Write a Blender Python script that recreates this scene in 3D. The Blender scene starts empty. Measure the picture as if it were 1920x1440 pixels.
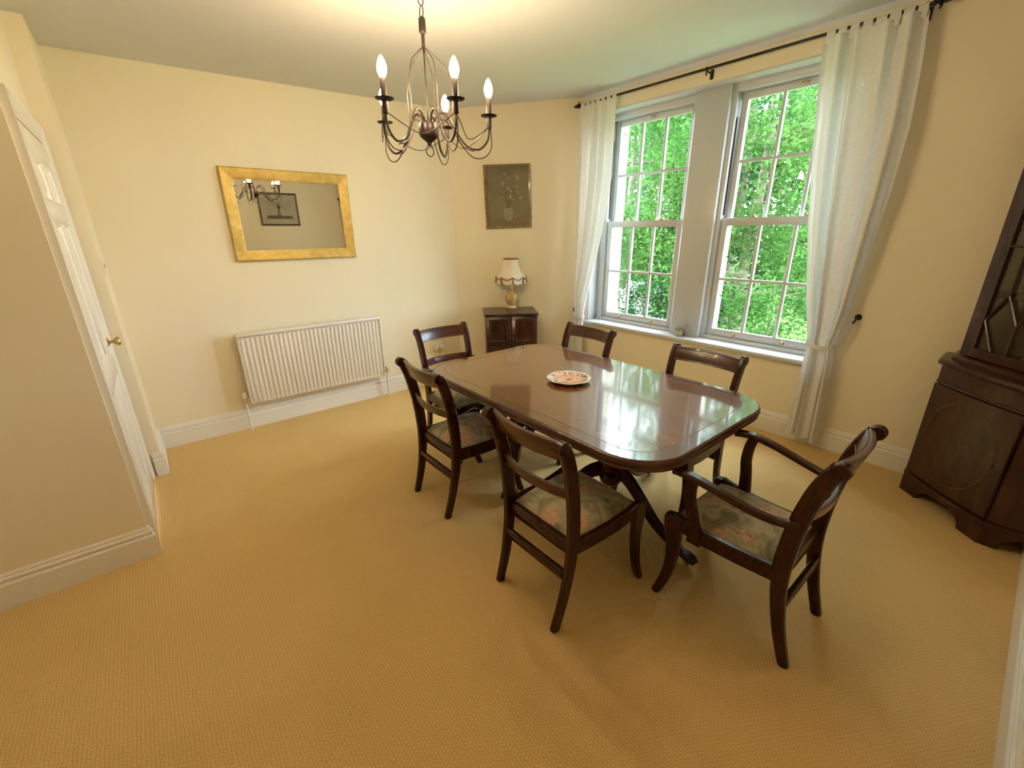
import bpy, math, random
from mathutils import Vector, Matrix
R = math.radians
PI = math.pi
random.seed(7)
scene = bpy.context.scene
COL = scene.collection

# ---------------------------------------------------------------- camera
cam_data = bpy.data.cameras.new('camera')
cam_data.sensor_width = 36.0
cam_data.lens = 810.0 / 1920.0 * 36.0
cam_data.clip_start = 0.02
cam_data.clip_end = 200
cam = bpy.data.objects.new('camera', cam_data)
COL.objects.link(cam)
def camera_matrix(pitch, roll, yaw, loc):
    cp, sp = math.cos(pitch), math.sin(pitch)
    c, s = math.cos(roll), math.sin(roll)
    cy, sy = math.cos(yaw), math.sin(yaw)
    B = Matrix(((1, 0, 0), (0, -sp, -cp), (0, cp, -sp)))
    Q = Matrix(((c, -s, 0), (s, c, 0), (0, 0, 1)))
    Y = Matrix(((cy, -sy, 0), (sy, cy, 0), (0, 0, 1)))
    W = Q @ B @ Y
    right, down, fwd = W[0], W[1], W[2]
    m = Matrix.Identity(4)
    for i in range(3):
        m[i][0], m[i][1], m[i][2] = right[i], -down[i], -fwd[i]
        m[i][3] = loc[i]
    return m
cam.matrix_world = camera_matrix(R(19.4), R(-0.52), R(39.5), (0, 0, 1.6))
scene.camera = cam

# ---------------------------------------------------------------- world, sun, exposure
world = bpy.data.worlds.new('sky')
scene.world = world
world.use_nodes = True
wn = world.node_tree
wn.nodes.clear()
w_out = wn.nodes.new('ShaderNodeOutputWorld')
w_bg = wn.nodes.new('ShaderNodeBackground')
w_bg.inputs['Color'].default_value = (0.74, 0.87, 1.0, 1)
w_bg.inputs['Strength'].default_value = 19.0
wn.links.new(w_bg.outputs[0], w_out.inputs[0])

sun_data = bpy.data.lights.new('sun', 'SUN')
sun_data.energy = 5.0
sun_data.angle = R(8)
sun_data.color = (1.0, 0.95, 0.85)
sun = bpy.data.objects.new('sun', sun_data)
COL.objects.link(sun)
sun.rotation_euler = Vector((0.55, -0.35, -0.80)).to_track_quat('-Z', 'Y').to_euler()

BULB_STRENGTH = 268.0
scene.view_settings.view_transform = 'Standard'
scene.view_settings.look = 'None'
scene.view_settings.gamma = 1.0
scene.view_settings.use_curve_mapping = False
scene.view_settings.exposure = 0.58
cy_ = scene.cycles
cy_.use_denoising = True
cy_.max_bounces = 6
cy_.diffuse_bounces = 4
cy_.glossy_bounces = 4
cy_.transmission_bounces = 4
cy_.transparent_max_bounces = 10
cy_.use_adaptive_sampling = True
cy_.adaptive_threshold = 0.05
cy_.adaptive_min_samples = 16
cy_.sample_clamp_indirect = 8.0
cy_.caustics_reflective = False
cy_.caustics_refractive = False

# ---------------------------------------------------------------- mesh helpers
class MB:
    """collects faces; build() links ONE mesh object"""
    def __init__(s):
        s.v = []; s.f = []
    def add(s, vs, fs):
        o = len(s.v)
        s.v += [tuple(p) for p in vs]
        s.f += [tuple(o + i for i in f) for f in fs]
        return s
    def loft(s, rings, closed=True, cap=True):
        n = len(rings[0]); vs = []; fs = []
        for r in rings: vs += list(r)
        for k in range(len(rings) - 1):
            a, b = k * n, (k + 1) * n
            for i in range(n if closed else n - 1):
                j = (i + 1) % n
                fs.append((a + i, a + j, b + j, b + i))
        if cap and closed:
            fs.append(tuple(range(n - 1, -1, -1)))
            e = (len(rings) - 1) * n
            fs.append(tuple(range(e, e + n)))
        return s.add(vs, fs)
    def box(s, x0, x1, y0, y1, z0, z1, ch=0.0):
        if ch <= 0:
            vs = [(x, y, z) for z in (z0, z1) for (x, y) in ((x0, y0), (x1, y0), (x1, y1), (x0, y1))]
            return s.add(vs, [(3, 2, 1, 0), (4, 5, 6, 7), (0, 1, 5, 4), (1, 2, 6, 5), (2, 3, 7, 6), (3, 0, 4, 7)])
        c = ch
        def ring(z, q):
            X0, X1, Y0, Y1 = x0 + q, x1 - q, y0 + q, y1 - q
            return [(X0 + c, Y0, z), (X1 - c, Y0, z), (X1, Y0 + c, z), (X1, Y1 - c, z),
                    (X1 - c, Y1, z), (X0 + c, Y1, z), (X0, Y1 - c, z), (X0, Y0 + c, z)]
        return s.loft([ring(z0, c * .8), ring(z0 + c, 0), ring(z1 - c, 0), ring(z1, c * .8)])
    def tube(s, pts, r, n=8, closed=False):
        P = [Vector(p) for p in pts]
        m = len(P)
        rad = r if callable(r) else (lambda t: r)
        rings = []
        up = Vector((0, 0, 1))
        prev = None
        for i in range(m):
            if closed: t = P[(i + 1) % m] - P[i - 1]
            else: t = P[min(i + 1, m - 1)] - P[max(i - 1, 0)]
            t.normalize()
            if prev is None:
                a = t.cross(up if abs(t.z) < .9 else Vector((1, 0, 0)))
            else:
                a = prev - t * prev.dot(t)
            a.normalize(); prev = a
            b = t.cross(a)
            q = rad(i / max(1, m - 1))
            rings.append([P[i] + (a * math.cos(2 * PI * k / n) + b * math.sin(2 * PI * k / n)) * q for k in range(n)])
        if closed: rings.append(rings[0]); return s.loft(rings, cap=False)
        return s.loft(rings)
    def lathe(s, prof, c=(0, 0, 0), n=24, axis='z', wob=None):
        rings = []
        for (r, h) in prof:
            ring = []
            for k in range(n):
                a = 2 * PI * k / n
                rr = r * (wob(a, h) if wob else 1)
                x, y = rr * math.cos(a), rr * math.sin(a)
                if axis == 'z': p = (c[0] + x, c[1] + y, c[2] + h)
                elif axis == 'x': p = (c[0] + h, c[1] + x, c[2] + y)
                else: p = (c[0] + y, c[1] + h, c[2] + x)
                ring.append(p)
            rings.append(ring)
        return s.loft(rings)
    def build(s, name, m, parent=None, smooth=True, angle=40, kind=None):
        me = bpy.data.meshes.new(name)
        me.from_pydata(s.v, [], s.f)
        me.update()
        if smooth:
            me.polygons.foreach_set('use_smooth', [True] * len(me.polygons))
            me.set_sharp_from_angle(angle=R(angle))
        o = bpy.data.objects.new(name, me)
        if m is not None: me.materials.append(m)
        COL.objects.link(o)
        if parent is not None: o.parent = parent
        if kind: o['kind'] = kind
        return o

def rr(c, ax, ay, hx, hy, ch=.25):
    """chamfered rectangle ring"""
    c, ax, ay = Vector(c), Vector(ax), Vector(ay)
    q = min(hx, hy) * ch * 2
    pts = [(-hx + q, -hy), (hx - q, -hy), (hx, -hy + q), (hx, hy - q), (hx - q, hy), (-hx + q, hy), (-hx, hy - q), (-hx, -hy + q)]
    return [c + ax * a + ay * b for a, b in pts]

def interp(tab, x):
    if x <= tab[0][0]: return tab[0][1]
    for (a, p), (b, q) in zip(tab, tab[1:]):
        if x <= b:
            t = (x - a) / (b - a)
            return p + (q - p) * t
    return tab[-1][1]

def spline(pts, n=8):
    """Catmull-Rom through points (tuples of any length)"""
    out = []
    P = [pts[0]] + list(pts) + [pts[-1]]
    for i in range(1, len(P) - 2):
        for k in range(n):
            t = k / n
            a, b, c, d = P[i - 1], P[i], P[i + 1], P[i + 2]
            out.append(tuple(.5 * (2 * b[j] + (c[j] - a[j]) * t + (2 * a[j] - 5 * b[j] + 4 * c[j] - d[j]) * t * t + (3 * b[j] - a[j] - 3 * c[j] + d[j]) * t ** 3) for j in range(len(b))))
    out.append(tuple(pts[-1]))
    return out

def tag(o, label=None, cat=None, group=None, kind=None):
    if label: o['label'] = label
    if cat: o['category'] = cat
    if group: o['group'] = group
    if kind: o['kind'] = kind
    return o
def empty(name, loc=(0, 0, 0), rz=0.0):
    o = bpy.data.objects.new(name, None)
    o.empty_display_size = .1
    COL.objects.link(o)
    o.location = loc; o.rotation_euler = (0, 0, rz)
    return o
def copy_tree(o, parent=None):
    c = o.copy(); COL.objects.link(c); c.parent = parent
    for ch in [x for x in o.children]: copy_tree(ch, c)
    return c
def struct(o, label, cat):
    return tag(o, label, cat, kind='structure')

# ---------------------------------------------------------------- materials
def new_mat(name):
    m = bpy.data.materials.new(name); m.use_nodes = True
    nt = m.node_tree
    b = nt.nodes.get('Principled BSDF')
    return m, nt, b
def node(nt, t, **kw):
    n = nt.nodes.new(t)
    for k, v in kw.items():
        if k in n.inputs: n.inputs[k].default_value = v
        else: setattr(n, k, v)
    return n
def ramp(nt, stops):
    n = nt.nodes.new('ShaderNodeValToRGB')
    el = n.color_ramp.elements
    while len(el) < len(stops): el.new(.5)
    for e, (p, c) in zip(el, stops):
        e.position = p; e.color = (*c, 1)
    return n
def coords(nt, scale=(1, 1, 1), rot=(0, 0, 0), out='Object'):
    tc = nt.nodes.new('ShaderNodeTexCoord')
    mp = nt.nodes.new('ShaderNodeMapping')
    mp.inputs['Scale'].default_value = scale
    mp.inputs['Rotation'].default_value = rot
    nt.links.new(tc.outputs[out], mp.inputs['Vector'])
    return mp
def paint(name, col, rough=.6, var=.04, scale=6.0, bump=.0, bscale=60.0, spec=.4, metal=0.0):
    m, nt, b = new_mat(name)
    mp = coords(nt)
    nz = node(nt, 'ShaderNodeTexNoise', Scale=scale, Detail=4.0)
    nt.links.new(mp.outputs[0], nz.inputs['Vector'])
    lo = tuple(max(0, c * (1 - var)) for c in col); hi = tuple(min(1, c * (1 + var)) for c in col)
    rp = ramp(nt, [(.3, lo), (.7, hi)])
    nt.links.new(nz.outputs['Fac'], rp.inputs[0])
    nt.links.new(rp.outputs[0], b.inputs['Base Color'])
    b.inputs['Roughness'].default_value = rough
    b.inputs['Specular IOR Level'].default_value = spec
    b.inputs['Metallic'].default_value = metal
    if bump > 0:
        n2 = node(nt, 'ShaderNodeTexNoise', Scale=bscale, Detail=3.0)
        nt.links.new(mp.outputs[0], n2.inputs['Vector'])
        bp = node(nt, 'ShaderNodeBump', Strength=bump, Distance=.004)
        nt.links.new(n2.outputs['Fac'], bp.inputs['Height'])
        nt.links.new(bp.outputs[0], b.inputs['Normal'])
    return m
def wood(name, dark, mid, light, scale=(1, 1, 1), rough=.28, coat=.3, spec=.5, freq=9.0, coat_ior=1.5):
    m, nt, b = new_mat(name)
    mp = coords(nt, scale)
    n1 = node(nt, 'ShaderNodeTexNoise', Scale=freq, Detail=6.0, Roughness=.6, Distortion=.6)
    nt.links.new(mp.outputs[0], n1.inputs['Vector'])
    n2 = node(nt, 'ShaderNodeTexNoise', Scale=freq * 7, Detail=3.0)
    nt.links.new(mp.outputs[0], n2.inputs['Vector'])
    mx = node(nt, 'ShaderNodeMath', operation='MULTIPLY_ADD')
    mx.inputs[1].default_value = .35
    nt.links.new(n2.outputs['Fac'], mx.inputs[0]); nt.links.new(n1.outputs['Fac'], mx.inputs[2])
    rp = ramp(nt, [(.42, dark), (.66, mid), (.9, light)])
    nt.links.new(mx.outputs[0], rp.inputs[0])
    nt.links.new(rp.outputs[0], b.inputs['Base Color'])
    b.inputs['Roughness'].default_value = rough
    b.inputs['Specular IOR Level'].default_value = spec
    b.inputs['Coat Weight'].default_value = coat
    b.inputs['Coat Roughness'].default_value = .07
    b.inputs['Coat IOR'].default_value = coat_ior
    return m
def metal(name, col, rough=.3, m_=1.0):
    return paint(name, col, rough, .08, 20, metal=m_)

M = {}
M['wall'] = paint('cream_emulsion', (.89, .79, .585), .75, .015, 2.0, bump=.05, bscale=40)
M['ceiling'] = paint('ceiling_emulsion', (.70, .705, .71), .85, .012, 1.5)
M['gloss'] = paint('white_gloss', (.86, .82, .74), .32, .015, 3.0)
M['upvc'] = paint('white_window_paint', (.62, .625, .63), .3, .01, 3.0)
M['rad'] = paint('radiator_enamel', (.84, .80, .72), .3, .01, 3.0)
M['mahogany'] = wood('mahogany', (.020, .0038, .002), (.036, .0075, .0035), (.056, .014, .0065), (3, 3, .6), rough=.26, coat=.2, spec=.35)
M['mahogany_x'] = wood('mahogany_rail_lit', (.034, .009, .004), (.066, .019, .008), (.105, .034, .014), (.6, 3, 3), rough=.28, coat=.25)  # paler than the leg mahogany: light on the chair rails put into the colour
M['tabletop'] = wood('tabletop_mahogany', (.15, .056, .018), (.205, .080, .026), (.265, .108, .037), (3.2, .35, 1), rough=.25, coat=1.0, spec=.4, freq=6, coat_ior=1.85)
M['tableband'] = wood('crossbanding', (.11, .044, .016), (.15, .062, .022), (.20, .086, .032), (2, 2, 1), rough=.25, coat=1.0, spec=.4, freq=6, coat_ior=1.85)
M['cabinet'] = wood('dark_mahogany', (.016, .005, .003), (.038, .011, .006), (.075, .022, .010), (2, 2, .5), rough=.3, coat=.25)
M['string'] = paint('boxwood_string', (.16, .07, .025), .35)
M['gold'] = None
M['brass'] = metal('brass', (.62, .44, .18), .28)
M['iron'] = paint('black_iron', (.012, .011, .012), .45, .1, 20)
M['bronze'] = paint('bronzed_metal', (.05, .036, .028), .42, .15, 30, metal=.35)
M['chrome'] = metal('chrome', (.7, .7, .68), .2)
M['plastic'] = paint('white_plastic', (.82, .79, .70), .35, .01)
M['stone'] = paint('pale_limestone', (.42, .355, .26), .85, .08, 8, bump=.2, bscale=50)
M['rubber'] = paint('dark_rubber', (.02, .02, .022), .5)
M['wick_wax'] = paint('candle_wax', (.80, .70, .56), .5, .03)

def gold_leaf():
    m, nt, b = new_mat('gold_leaf')
    mp = coords(nt, (7, 7, 7))
    n1 = node(nt, 'ShaderNodeTexNoise', Scale=3.0, Detail=6.0, Roughness=.65)
    nt.links.new(mp.outputs[0], n1.inputs['Vector'])
    rp = ramp(nt, [(.3, (.52, .34, .085)), (.55, (.66, .46, .13)), (.75, (.80, .60, .22))])
    nt.links.new(n1.outputs['Fac'], rp.inputs[0]); nt.links.new(rp.outputs[0], b.inputs['Base Color'])
    b.inputs['Metallic'].default_value = .5; b.inputs['Roughness'].default_value = .5
    bp = node(nt, 'ShaderNodeBump', Strength=.25, Distance=.002)
    nt.links.new(n1.outputs['Fac'], bp.inputs['Height']); nt.links.new(bp.outputs[0], b.inputs['Normal'])
    return m
M['gold'] = gold_leaf()

def carpet():
    m, nt, b = new_mat('loop_carpet')
    mp = coords(nt, (1, 1, 1))
    sx = node(nt, 'ShaderNodeSeparateXYZ')
    nj = node(nt, 'ShaderNodeTexNoise', Scale=38.0, Detail=2.0); nt.links.new(mp.outputs[0], nj.inputs['Vector'])
    jit = node(nt, 'ShaderNodeVectorMath', operation='SCALE'); jit.inputs['Scale'].default_value = .011
    nt.links.new(nj.outputs['Color'], jit.inputs[0])
    vadd = node(nt, 'ShaderNodeVectorMath', operation='ADD')
    nt.links.new(mp.outputs[0], vadd.inputs[0]); nt.links.new(jit.outputs[0], vadd.inputs[1])
    nt.links.new(vadd.outputs[0], sx.inputs[0])
    # woven rows of little loops, alternate rows offset by half a loop
    row = node(nt, 'ShaderNodeMath', operation='MULTIPLY'); row.inputs[1].default_value = 1 / .0115
    nt.links.new(sx.outputs['X'], row.inputs[0])
    fl = node(nt, 'ShaderNodeMath', operation='FLOOR'); nt.links.new(row.outputs[0], fl.inputs[0])
    half = node(nt, 'ShaderNodeMath', operation='MULTIPLY'); half.inputs[1].default_value = .5
    nt.links.new(fl.outputs[0], half.inputs[0])
    yy = node(nt, 'ShaderNodeMath', operation='MULTIPLY_ADD'); yy.inputs[1].default_value = 1 / .014
    nt.links.new(sx.outputs['Y'], yy.inputs[0]); nt.links.new(half.outputs[0], yy.inputs[2])
    def hump(src):
        fr = node(nt, 'ShaderNodeMath', operation='FRACT'); nt.links.new(src.outputs[0], fr.inputs[0])
        pi_ = node(nt, 'ShaderNodeMath', operation='MULTIPLY'); pi_.inputs[1].default_value = PI
        nt.links.new(fr.outputs[0], pi_.inputs[0])
        sn = node(nt, 'ShaderNodeMath', operation='SINE'); nt.links.new(pi_.outputs[0], sn.inputs[0])
        return sn
    h = node(nt, 'ShaderNodeMath', operation='MULTIPLY')
    nt.links.new(hump(row).outputs[0], h.inputs[0]); nt.links.new(hump(yy).outputs[0], h.inputs[1])
    n1 = node(nt, 'ShaderNodeTexNoise', Scale=160.0, Detail=3.0); nt.links.new(mp.outputs[0], n1.inputs['Vector'])
    n2 = node(nt, 'ShaderNodeTexNoise', Scale=1.6, Detail=3.0); nt.links.new(mp.outputs[0], n2.inputs['Vector'])
    hs = node(nt, 'ShaderNodeMath', operation='MULTIPLY_ADD'); hs.inputs[1].default_value = .8
    nt.links.new(n1.outputs['Fac'], hs.inputs[0]); nt.links.new(h.outputs[0], hs.inputs[2])
    rp = ramp(nt, [(.15, (.57, .375, .145)), (.55, (.71, .475, .195)), (1.0, (.79, .55, .24))])
    nt.links.new(hs.outputs[0], rp.inputs[0])
    mixc = node(nt, 'ShaderNodeMixRGB', blend_type='MULTIPLY'); mixc.inputs[0].default_value = 1
    rp2 = ramp(nt, [(.3, (.93, .92, .91)), (.7, (1, 1, 1))])
    nt.links.new(n2.outputs['Fac'], rp2.inputs[0])
    nt.links.new(rp.outputs[0], mixc.inputs[1]); nt.links.new(rp2.outputs[0], mixc.inputs[2])
    nt.links.new(mixc.outputs[0], b.inputs['Base Color'])
    b.inputs['Roughness'].default_value = .95; b.inputs['Specular IOR Level'].default_value = .1
    bp = node(nt, 'ShaderNodeBump', Strength=.45, Distance=.003)
    nt.links.new(hs.outputs[0], bp.inputs['Height']); nt.links.new(bp.outputs[0], b.inputs['Normal'])
    return m
M['carpet'] = carpet()

def tapestry():
    m, nt, b = new_mat('floral_tapestry')
    mp = coords(nt, (1, 1, 1))
    n1 = node(nt, 'ShaderNodeTexNoise', Scale=11.0, Detail=4.0, Distortion=1.4)
    n2 = node(nt, 'ShaderNodeTexNoise', Scale=26.0, Detail=4.0, Distortion=2.2)
    n3 = node(nt, 'ShaderNodeTexVoronoi', Scale=9.0)
    for n in (n1, n2, n3): nt.links.new(mp.outputs[0], n.inputs['Vector'])
    r1 = ramp(nt, [(.30, (.15, .145, .085)), (.46, (.30, .265, .165)), (.58, (.44, .37, .235)), (.72, (.25, .265, .20))])
    nt.links.new(n1.outputs['Fac'], r1.inputs[0])
    r2 = ramp(nt, [(.0, (.60, .23, .14)), (.5, (.64, .34, .21)), (1, (.48, .36, .22))])
    nt.links.new(n2.outputs['Fac'], r2.inputs[0])
    r3 = ramp(nt, [(.30, (1, 1, 1)), (.52, (0, 0, 0))])
    nt.links.new(n3.outputs['Distance'], r3.inputs[0])
    r4 = ramp(nt, [(.43, (0, 0, 0)), (.50, (1, 1, 1))])
    nt.links.new(n2.outputs['Fac'], r4.inputs[0])
    ml = node(nt, 'ShaderNodeMixRGB', blend_type='MULTIPLY'); ml.inputs[0].default_value = 1
    nt.links.new(r3.outputs[0], ml.inputs[1]); nt.links.new(r4.outputs[0], ml.inputs[2])
    mx = node(nt, 'ShaderNodeMixRGB', blend_type='MIX')
    nt.links.new(ml.outputs[0], mx.inputs[0]); nt.links.new(r1.outputs[0], mx.inputs[1]); nt.links.new(r2.outputs[0], mx.inputs[2])
    nt.links.new(mx.outputs[0], b.inputs['Base Color'])
    b.inputs['Roughness'].default_value = .8; b.inputs['Sheen Weight'].default_value = .15
    n4 = node(nt, 'ShaderNodeTexNoise', Scale=300.0); nt.links.new(mp.outputs[0], n4.inputs['Vector'])
    bp = node(nt, 'ShaderNodeBump', Strength=.2, Distance=.002)
    nt.links.new(n4.outputs['Fac'], bp.inputs['Height']); nt.links.new(bp.outputs[0], b.inputs['Normal'])
    return m
M['tapestry'] = tapestry()

def glass(name, tint=(1, 1, 1), refl=.04):
    m = bpy.data.materials.new(name); m.use_nodes = True
    nt = m.node_tree; nt.nodes.clear()
    out = nt.nodes.new('ShaderNodeOutputMaterial')
    tr = node(nt, 'ShaderNodeBsdfTransparent', Color=(*tint, 1))
    gl = node(nt, 'ShaderNodeBsdfGlossy', Roughness=.0)
    lw = nt.nodes.new('ShaderNodeLayerWeight'); lw.inputs['Blend'].default_value = .5
    pw = node(nt, 'ShaderNodeMath', operation='POWER'); pw.inputs[1].default_value = 4.0
    nt.links.new(lw.outputs['Facing'], pw.inputs[0])
    fr = node(nt, 'ShaderNodeMath', operation='MULTIPLY_ADD'); fr.inputs[1].default_value = .7; fr.inputs[2].default_value = refl
    nt.links.new(pw.outputs[0], fr.inputs[0])
    mx = nt.nodes.new('ShaderNodeMixShader')
    nt.links.new(fr.outputs[0], mx.inputs[0]); nt.links.new(tr.outputs[0], mx.inputs[1]); nt.links.new(gl.outputs[0], mx.inputs[2])
    nt.links.new(mx.outputs[0], out.inputs[0])
    return m
M['glass'] = glass('window_glass', (.97, .99, .98))
M['cabglass'] = glass('cabinet_glass', (.93, .95, .92), .06)

def mirror_mat():
    m, nt, b = new_mat('mirror_silver')
    b.inputs['Base Color'].default_value = (.86, .87, .84, 1)
    b.inputs['Metallic'].default_value = 1; b.inputs['Roughness'].default_value = .008
    return m
M['mirror'] = mirror_mat()

def sheer():
    m = bpy.data.materials.new('white_voile'); m.use_nodes = True
    nt = m.node_tree; nt.nodes.clear()
    out = nt.nodes.new('ShaderNodeOutputMaterial')
    mp = coords(nt, (1, 1, 1))
    nz = node(nt, 'ShaderNodeTexNoise', Scale=40.0, Detail=3.0); nt.links.new(mp.outputs[0], nz.inputs['Vector'])
    rp = ramp(nt, [(.3, (.85, .84, .82)), (.7, (.90, .89, .87))]); nt.links.new(nz.outputs['Fac'], rp.inputs[0])
    df = node(nt, 'ShaderNodeBsdfDiffuse'); tl = node(nt, 'ShaderNodeBsdfTranslucent'); tp = node(nt, 'ShaderNodeBsdfTransparent')
    nt.links.new(rp.outputs[0], df.inputs['Color']); nt.links.new(rp.outputs[0], tl.inputs['Color'])
    m1 = nt.nodes.new('ShaderNodeMixShader'); m1.inputs[0].default_value = .20
    m2 = nt.nodes.new('ShaderNodeMixShader'); m2.inputs[0].default_value = .015
    nt.links.new(df.outputs[0], m1.inputs[1]); nt.links.new(tl.outputs[0], m1.inputs[2])
    nt.links.new(m1.outputs[0], m2.inputs[1]); nt.links.new(tp.outputs[0], m2.inputs[2])
    nt.links.new(m2.outputs[0], out.inputs[0])
    return m
M['sheer'] = sheer()

def emit(name, col, s):
    m = bpy.data.materials.new(name); m.use_nodes = True
    nt = m.node_tree; nt.nodes.clear()
    out = nt.nodes.new('ShaderNodeOutputMaterial')
    e = node(nt, 'ShaderNodeEmission', Color=(*col, 1), Strength=s)
    nt.links.new(e.outputs[0], out.inputs[0])
    return m
M['bulb'] = emit('lit_candle_bulb', (1.0, .755, .46), BULB_STRENGTH)

def leaf_mat(name, a, b_, c):
    m = bpy.data.materials.new(name); m.use_nodes = True
    nt = m.node_tree; nt.nodes.clear()
    out = nt.nodes.new('ShaderNodeOutputMaterial')
    mp = coords(nt, (1, 1, 1))
    nz = node(nt, 'ShaderNodeTexNoise', Scale=2.2, Detail=5.0, Roughness=.7); nt.links.new(mp.outputs[0], nz.inputs['Vector'])
    rp = ramp(nt, [(.32, a), (.5, b_), (.7, c)]); nt.links.new(nz.outputs['Fac'], rp.inputs[0])
    df = node(nt, 'ShaderNodeBsdfDiffuse'); tl = node(nt, 'ShaderNodeBsdfTranslucent')
    nt.links.new(rp.outputs[0], df.inputs['Color']); nt.links.new(rp.outputs[0], tl.inputs['Color'])
    m1 = nt.nodes.new('ShaderNodeMixShader'); m1.inputs[0].default_value = .4
    nt.links.new(df.outputs[0], m1.inputs[1]); nt.links.new(tl.outputs[0], m1.inputs[2])
    nt.links.new(m1.outputs[0], out.inputs[0])
    return m
M['leaf1'] = leaf_mat('spring_leaf', (.026, .078, .018), (.057, .148, .032), (.108, .232, .062))
M['leaf2'] = leaf_mat('deep_leaf', (.010, .042, .016), (.020, .078, .026), (.042, .13, .04))
M['bark'] = paint('bark', (.16, .13, .10), .9, .3, 9, bump=.5, bscale=30)
M['grass'] = paint('lawn', (.14, .22, .05), .95, .3, 3)
M['boards'] = paint('white_boards', (.80, .82, .82), .5, .03)
M['felt'] = paint('grey_roof_felt', (.25, .26, .27), .9)

# ---------------------------------------------------------------- room shell
H0, H1 = -.05, 3.05
XW, YM, YR = 3.76, 4.14, -0.30
P1, P2 = Vector((2.64, 4.14)), Vector((3.76, 3.38))
XD, XP, YF = -0.275, -0.19, 2.66

m = MB(); m.box(-1.6, 3.95, -.6, 4.5, -.08, 0)
floor = struct(m.build('floor', M['carpet'], smooth=False), 'beige woven loop-pile carpet covering the whole dining room', 'carpet')
def ceil_z(x):
    return interp([(-2.4, 2.655), (0, 2.666), (1.69, 2.705), (2.64, 2.738), (3.76, 2.858), (4.2, 2.88)], x)
m = MB()
xs = [-2.4 + i * (6.5 / 40) for i in range(41)]
m.loft([[(x, -.6, ceil_z(x)), (x, 4.5, ceil_z(x)), (x, 4.5, 3.1), (x, -.6, 3.1)] for x in xs])
ceiling = struct(m.build('ceiling', M['ceiling'], angle=20), 'plain off-white ceiling over the dining room', 'ceiling')

def wall(name, boxes, label, extra=None):
    m = MB()
    for b in boxes: m.box(*b)
    if extra: extra(m)
    return struct(m.build(name, M['wall'], smooth=False), label, 'wall')
wall('wall_front', [(-1.42, XD, YF, YF + .07, H0, H1)], 'cream wall at the left foreground, in front of the white door')
# the door wall, with an opening for the door
DY0, DY1, DZ = 2.745, 3.57, 2.075
wall('wall_door', [(XD - .12, XD, YF + .07, DY0, H0, H1), (XD - .12, XD, DY0, DY1, DZ, H1), (XD - .12, XD, DY1, 3.66, H0, H1),
                   (XD - .12, XP, 3.66, YM + .1, H0, H1)], 'cream wall holding the white panelled door')
wall('wall_back', [(XD - .12, P1.x + .06, YM, YM + .12, H0, H1)], 'cream wall behind the gold mirror and the radiator')
def canted(m):
    d = (P2 - P1).normalized(); n = Vector((-d.y, d.x))
    a, b = P1 - d * .0, P2 + d * .05
    q = [a, b, b + n * .12, a + n * .12]
    m.loft([[(p.x, p.y, H0) for p in q], [(p.x, p.y, H1) for p in q]])
wall('wall_corner', [], 'narrow cream canted wall behind the lamp and the flower painting', canted)
WY0, WY1, WZ0, WZ1 = .955, 3.215, .645, 2.69
XO = 4.24
wall('wall_window', [(XW, XW + .2, YR - .12, P2.y + .3, H0, WZ0 - .03), (XW, XW + .2, YR - .12, P2.y + .3, WZ1, H1),
                     (XW, XW + .2, YR - .12, WY0, WZ0 - .03, WZ1), (XW, XW + .2, WY1, P2.y + .3, WZ0 - .03, WZ1)],
     'cream wall around the pair of sash windows')
wall('wall_right', [(-1.42, XW + .1, YR - .12, YR, H0, H1)], 'cream wall running along the right edge behind the corner cabinet')
wall('wall_rear', [(-1.42, -1.30, YR - .1, YF + .05, H0, H1)], 'cream wall behind the camera')  # unseen wall, set close behind so its bounce brightens the left foreground wall

# exterior stone facing with separate blocks around the openings
m = MB()
ZT = 5.2
for b in [(XW + .2, XO, -3.5, 7.0, -.8, WZ0 - .1), (XW + .2, XO, -3.5, 7.0, WZ1 + .02, ZT), (XW + .2, XO, -3.5, WY0 + .02, WZ0 - .1, WZ1 + .02), (XW + .2, XO, WY1 - .02, 7.0, WZ0 - .1, WZ1 + .02)]:
    m.box(*b)
facade = struct(m.build('wall_outside', M['stone'], smooth=False), 'pale stone outer face of the house beyond the windows', 'wall')
bm_ = MB(); bm_.box(0, .24, 0, .10, 0, .40, .006)
first = None
for (y, wide) in ((3.17, 1.0), (1.955, 2.6), (.905, 1.0)):
    z = WZ0 - .06
    k = 0
    while z < WZ1 - .02:
        hgt = [.42, .36, .40][k % 3]
        if first is None: o = first = bm_.build('stone_block', M['stone'], facade)
        else: o = first.copy(); COL.objects.link(o); o.parent = facade
        o.location = (XO - .235 + .004 * (k % 2), y, z)
        o.scale = (1, wide, min(hgt, WZ1 + .02 - z) / .40 * .985)
        z += hgt; k += 1
m = MB(); m.box(XW + .26, XO + .06, WY0 - .05, WY1 + .05, WZ0 - .14, WZ0 - .055, .01)
struct(m.build('trim_outer_sill', M['stone']), 'stone sill on the outside of the windows', 'sill')
m = MB(); m.box(-2.6, XO, -3.5, 7.0, 3.12, 3.3)
struct(m.build('roof', M['felt'], smooth=False), 'flat roof slab over the dining room', 'roof')

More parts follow.
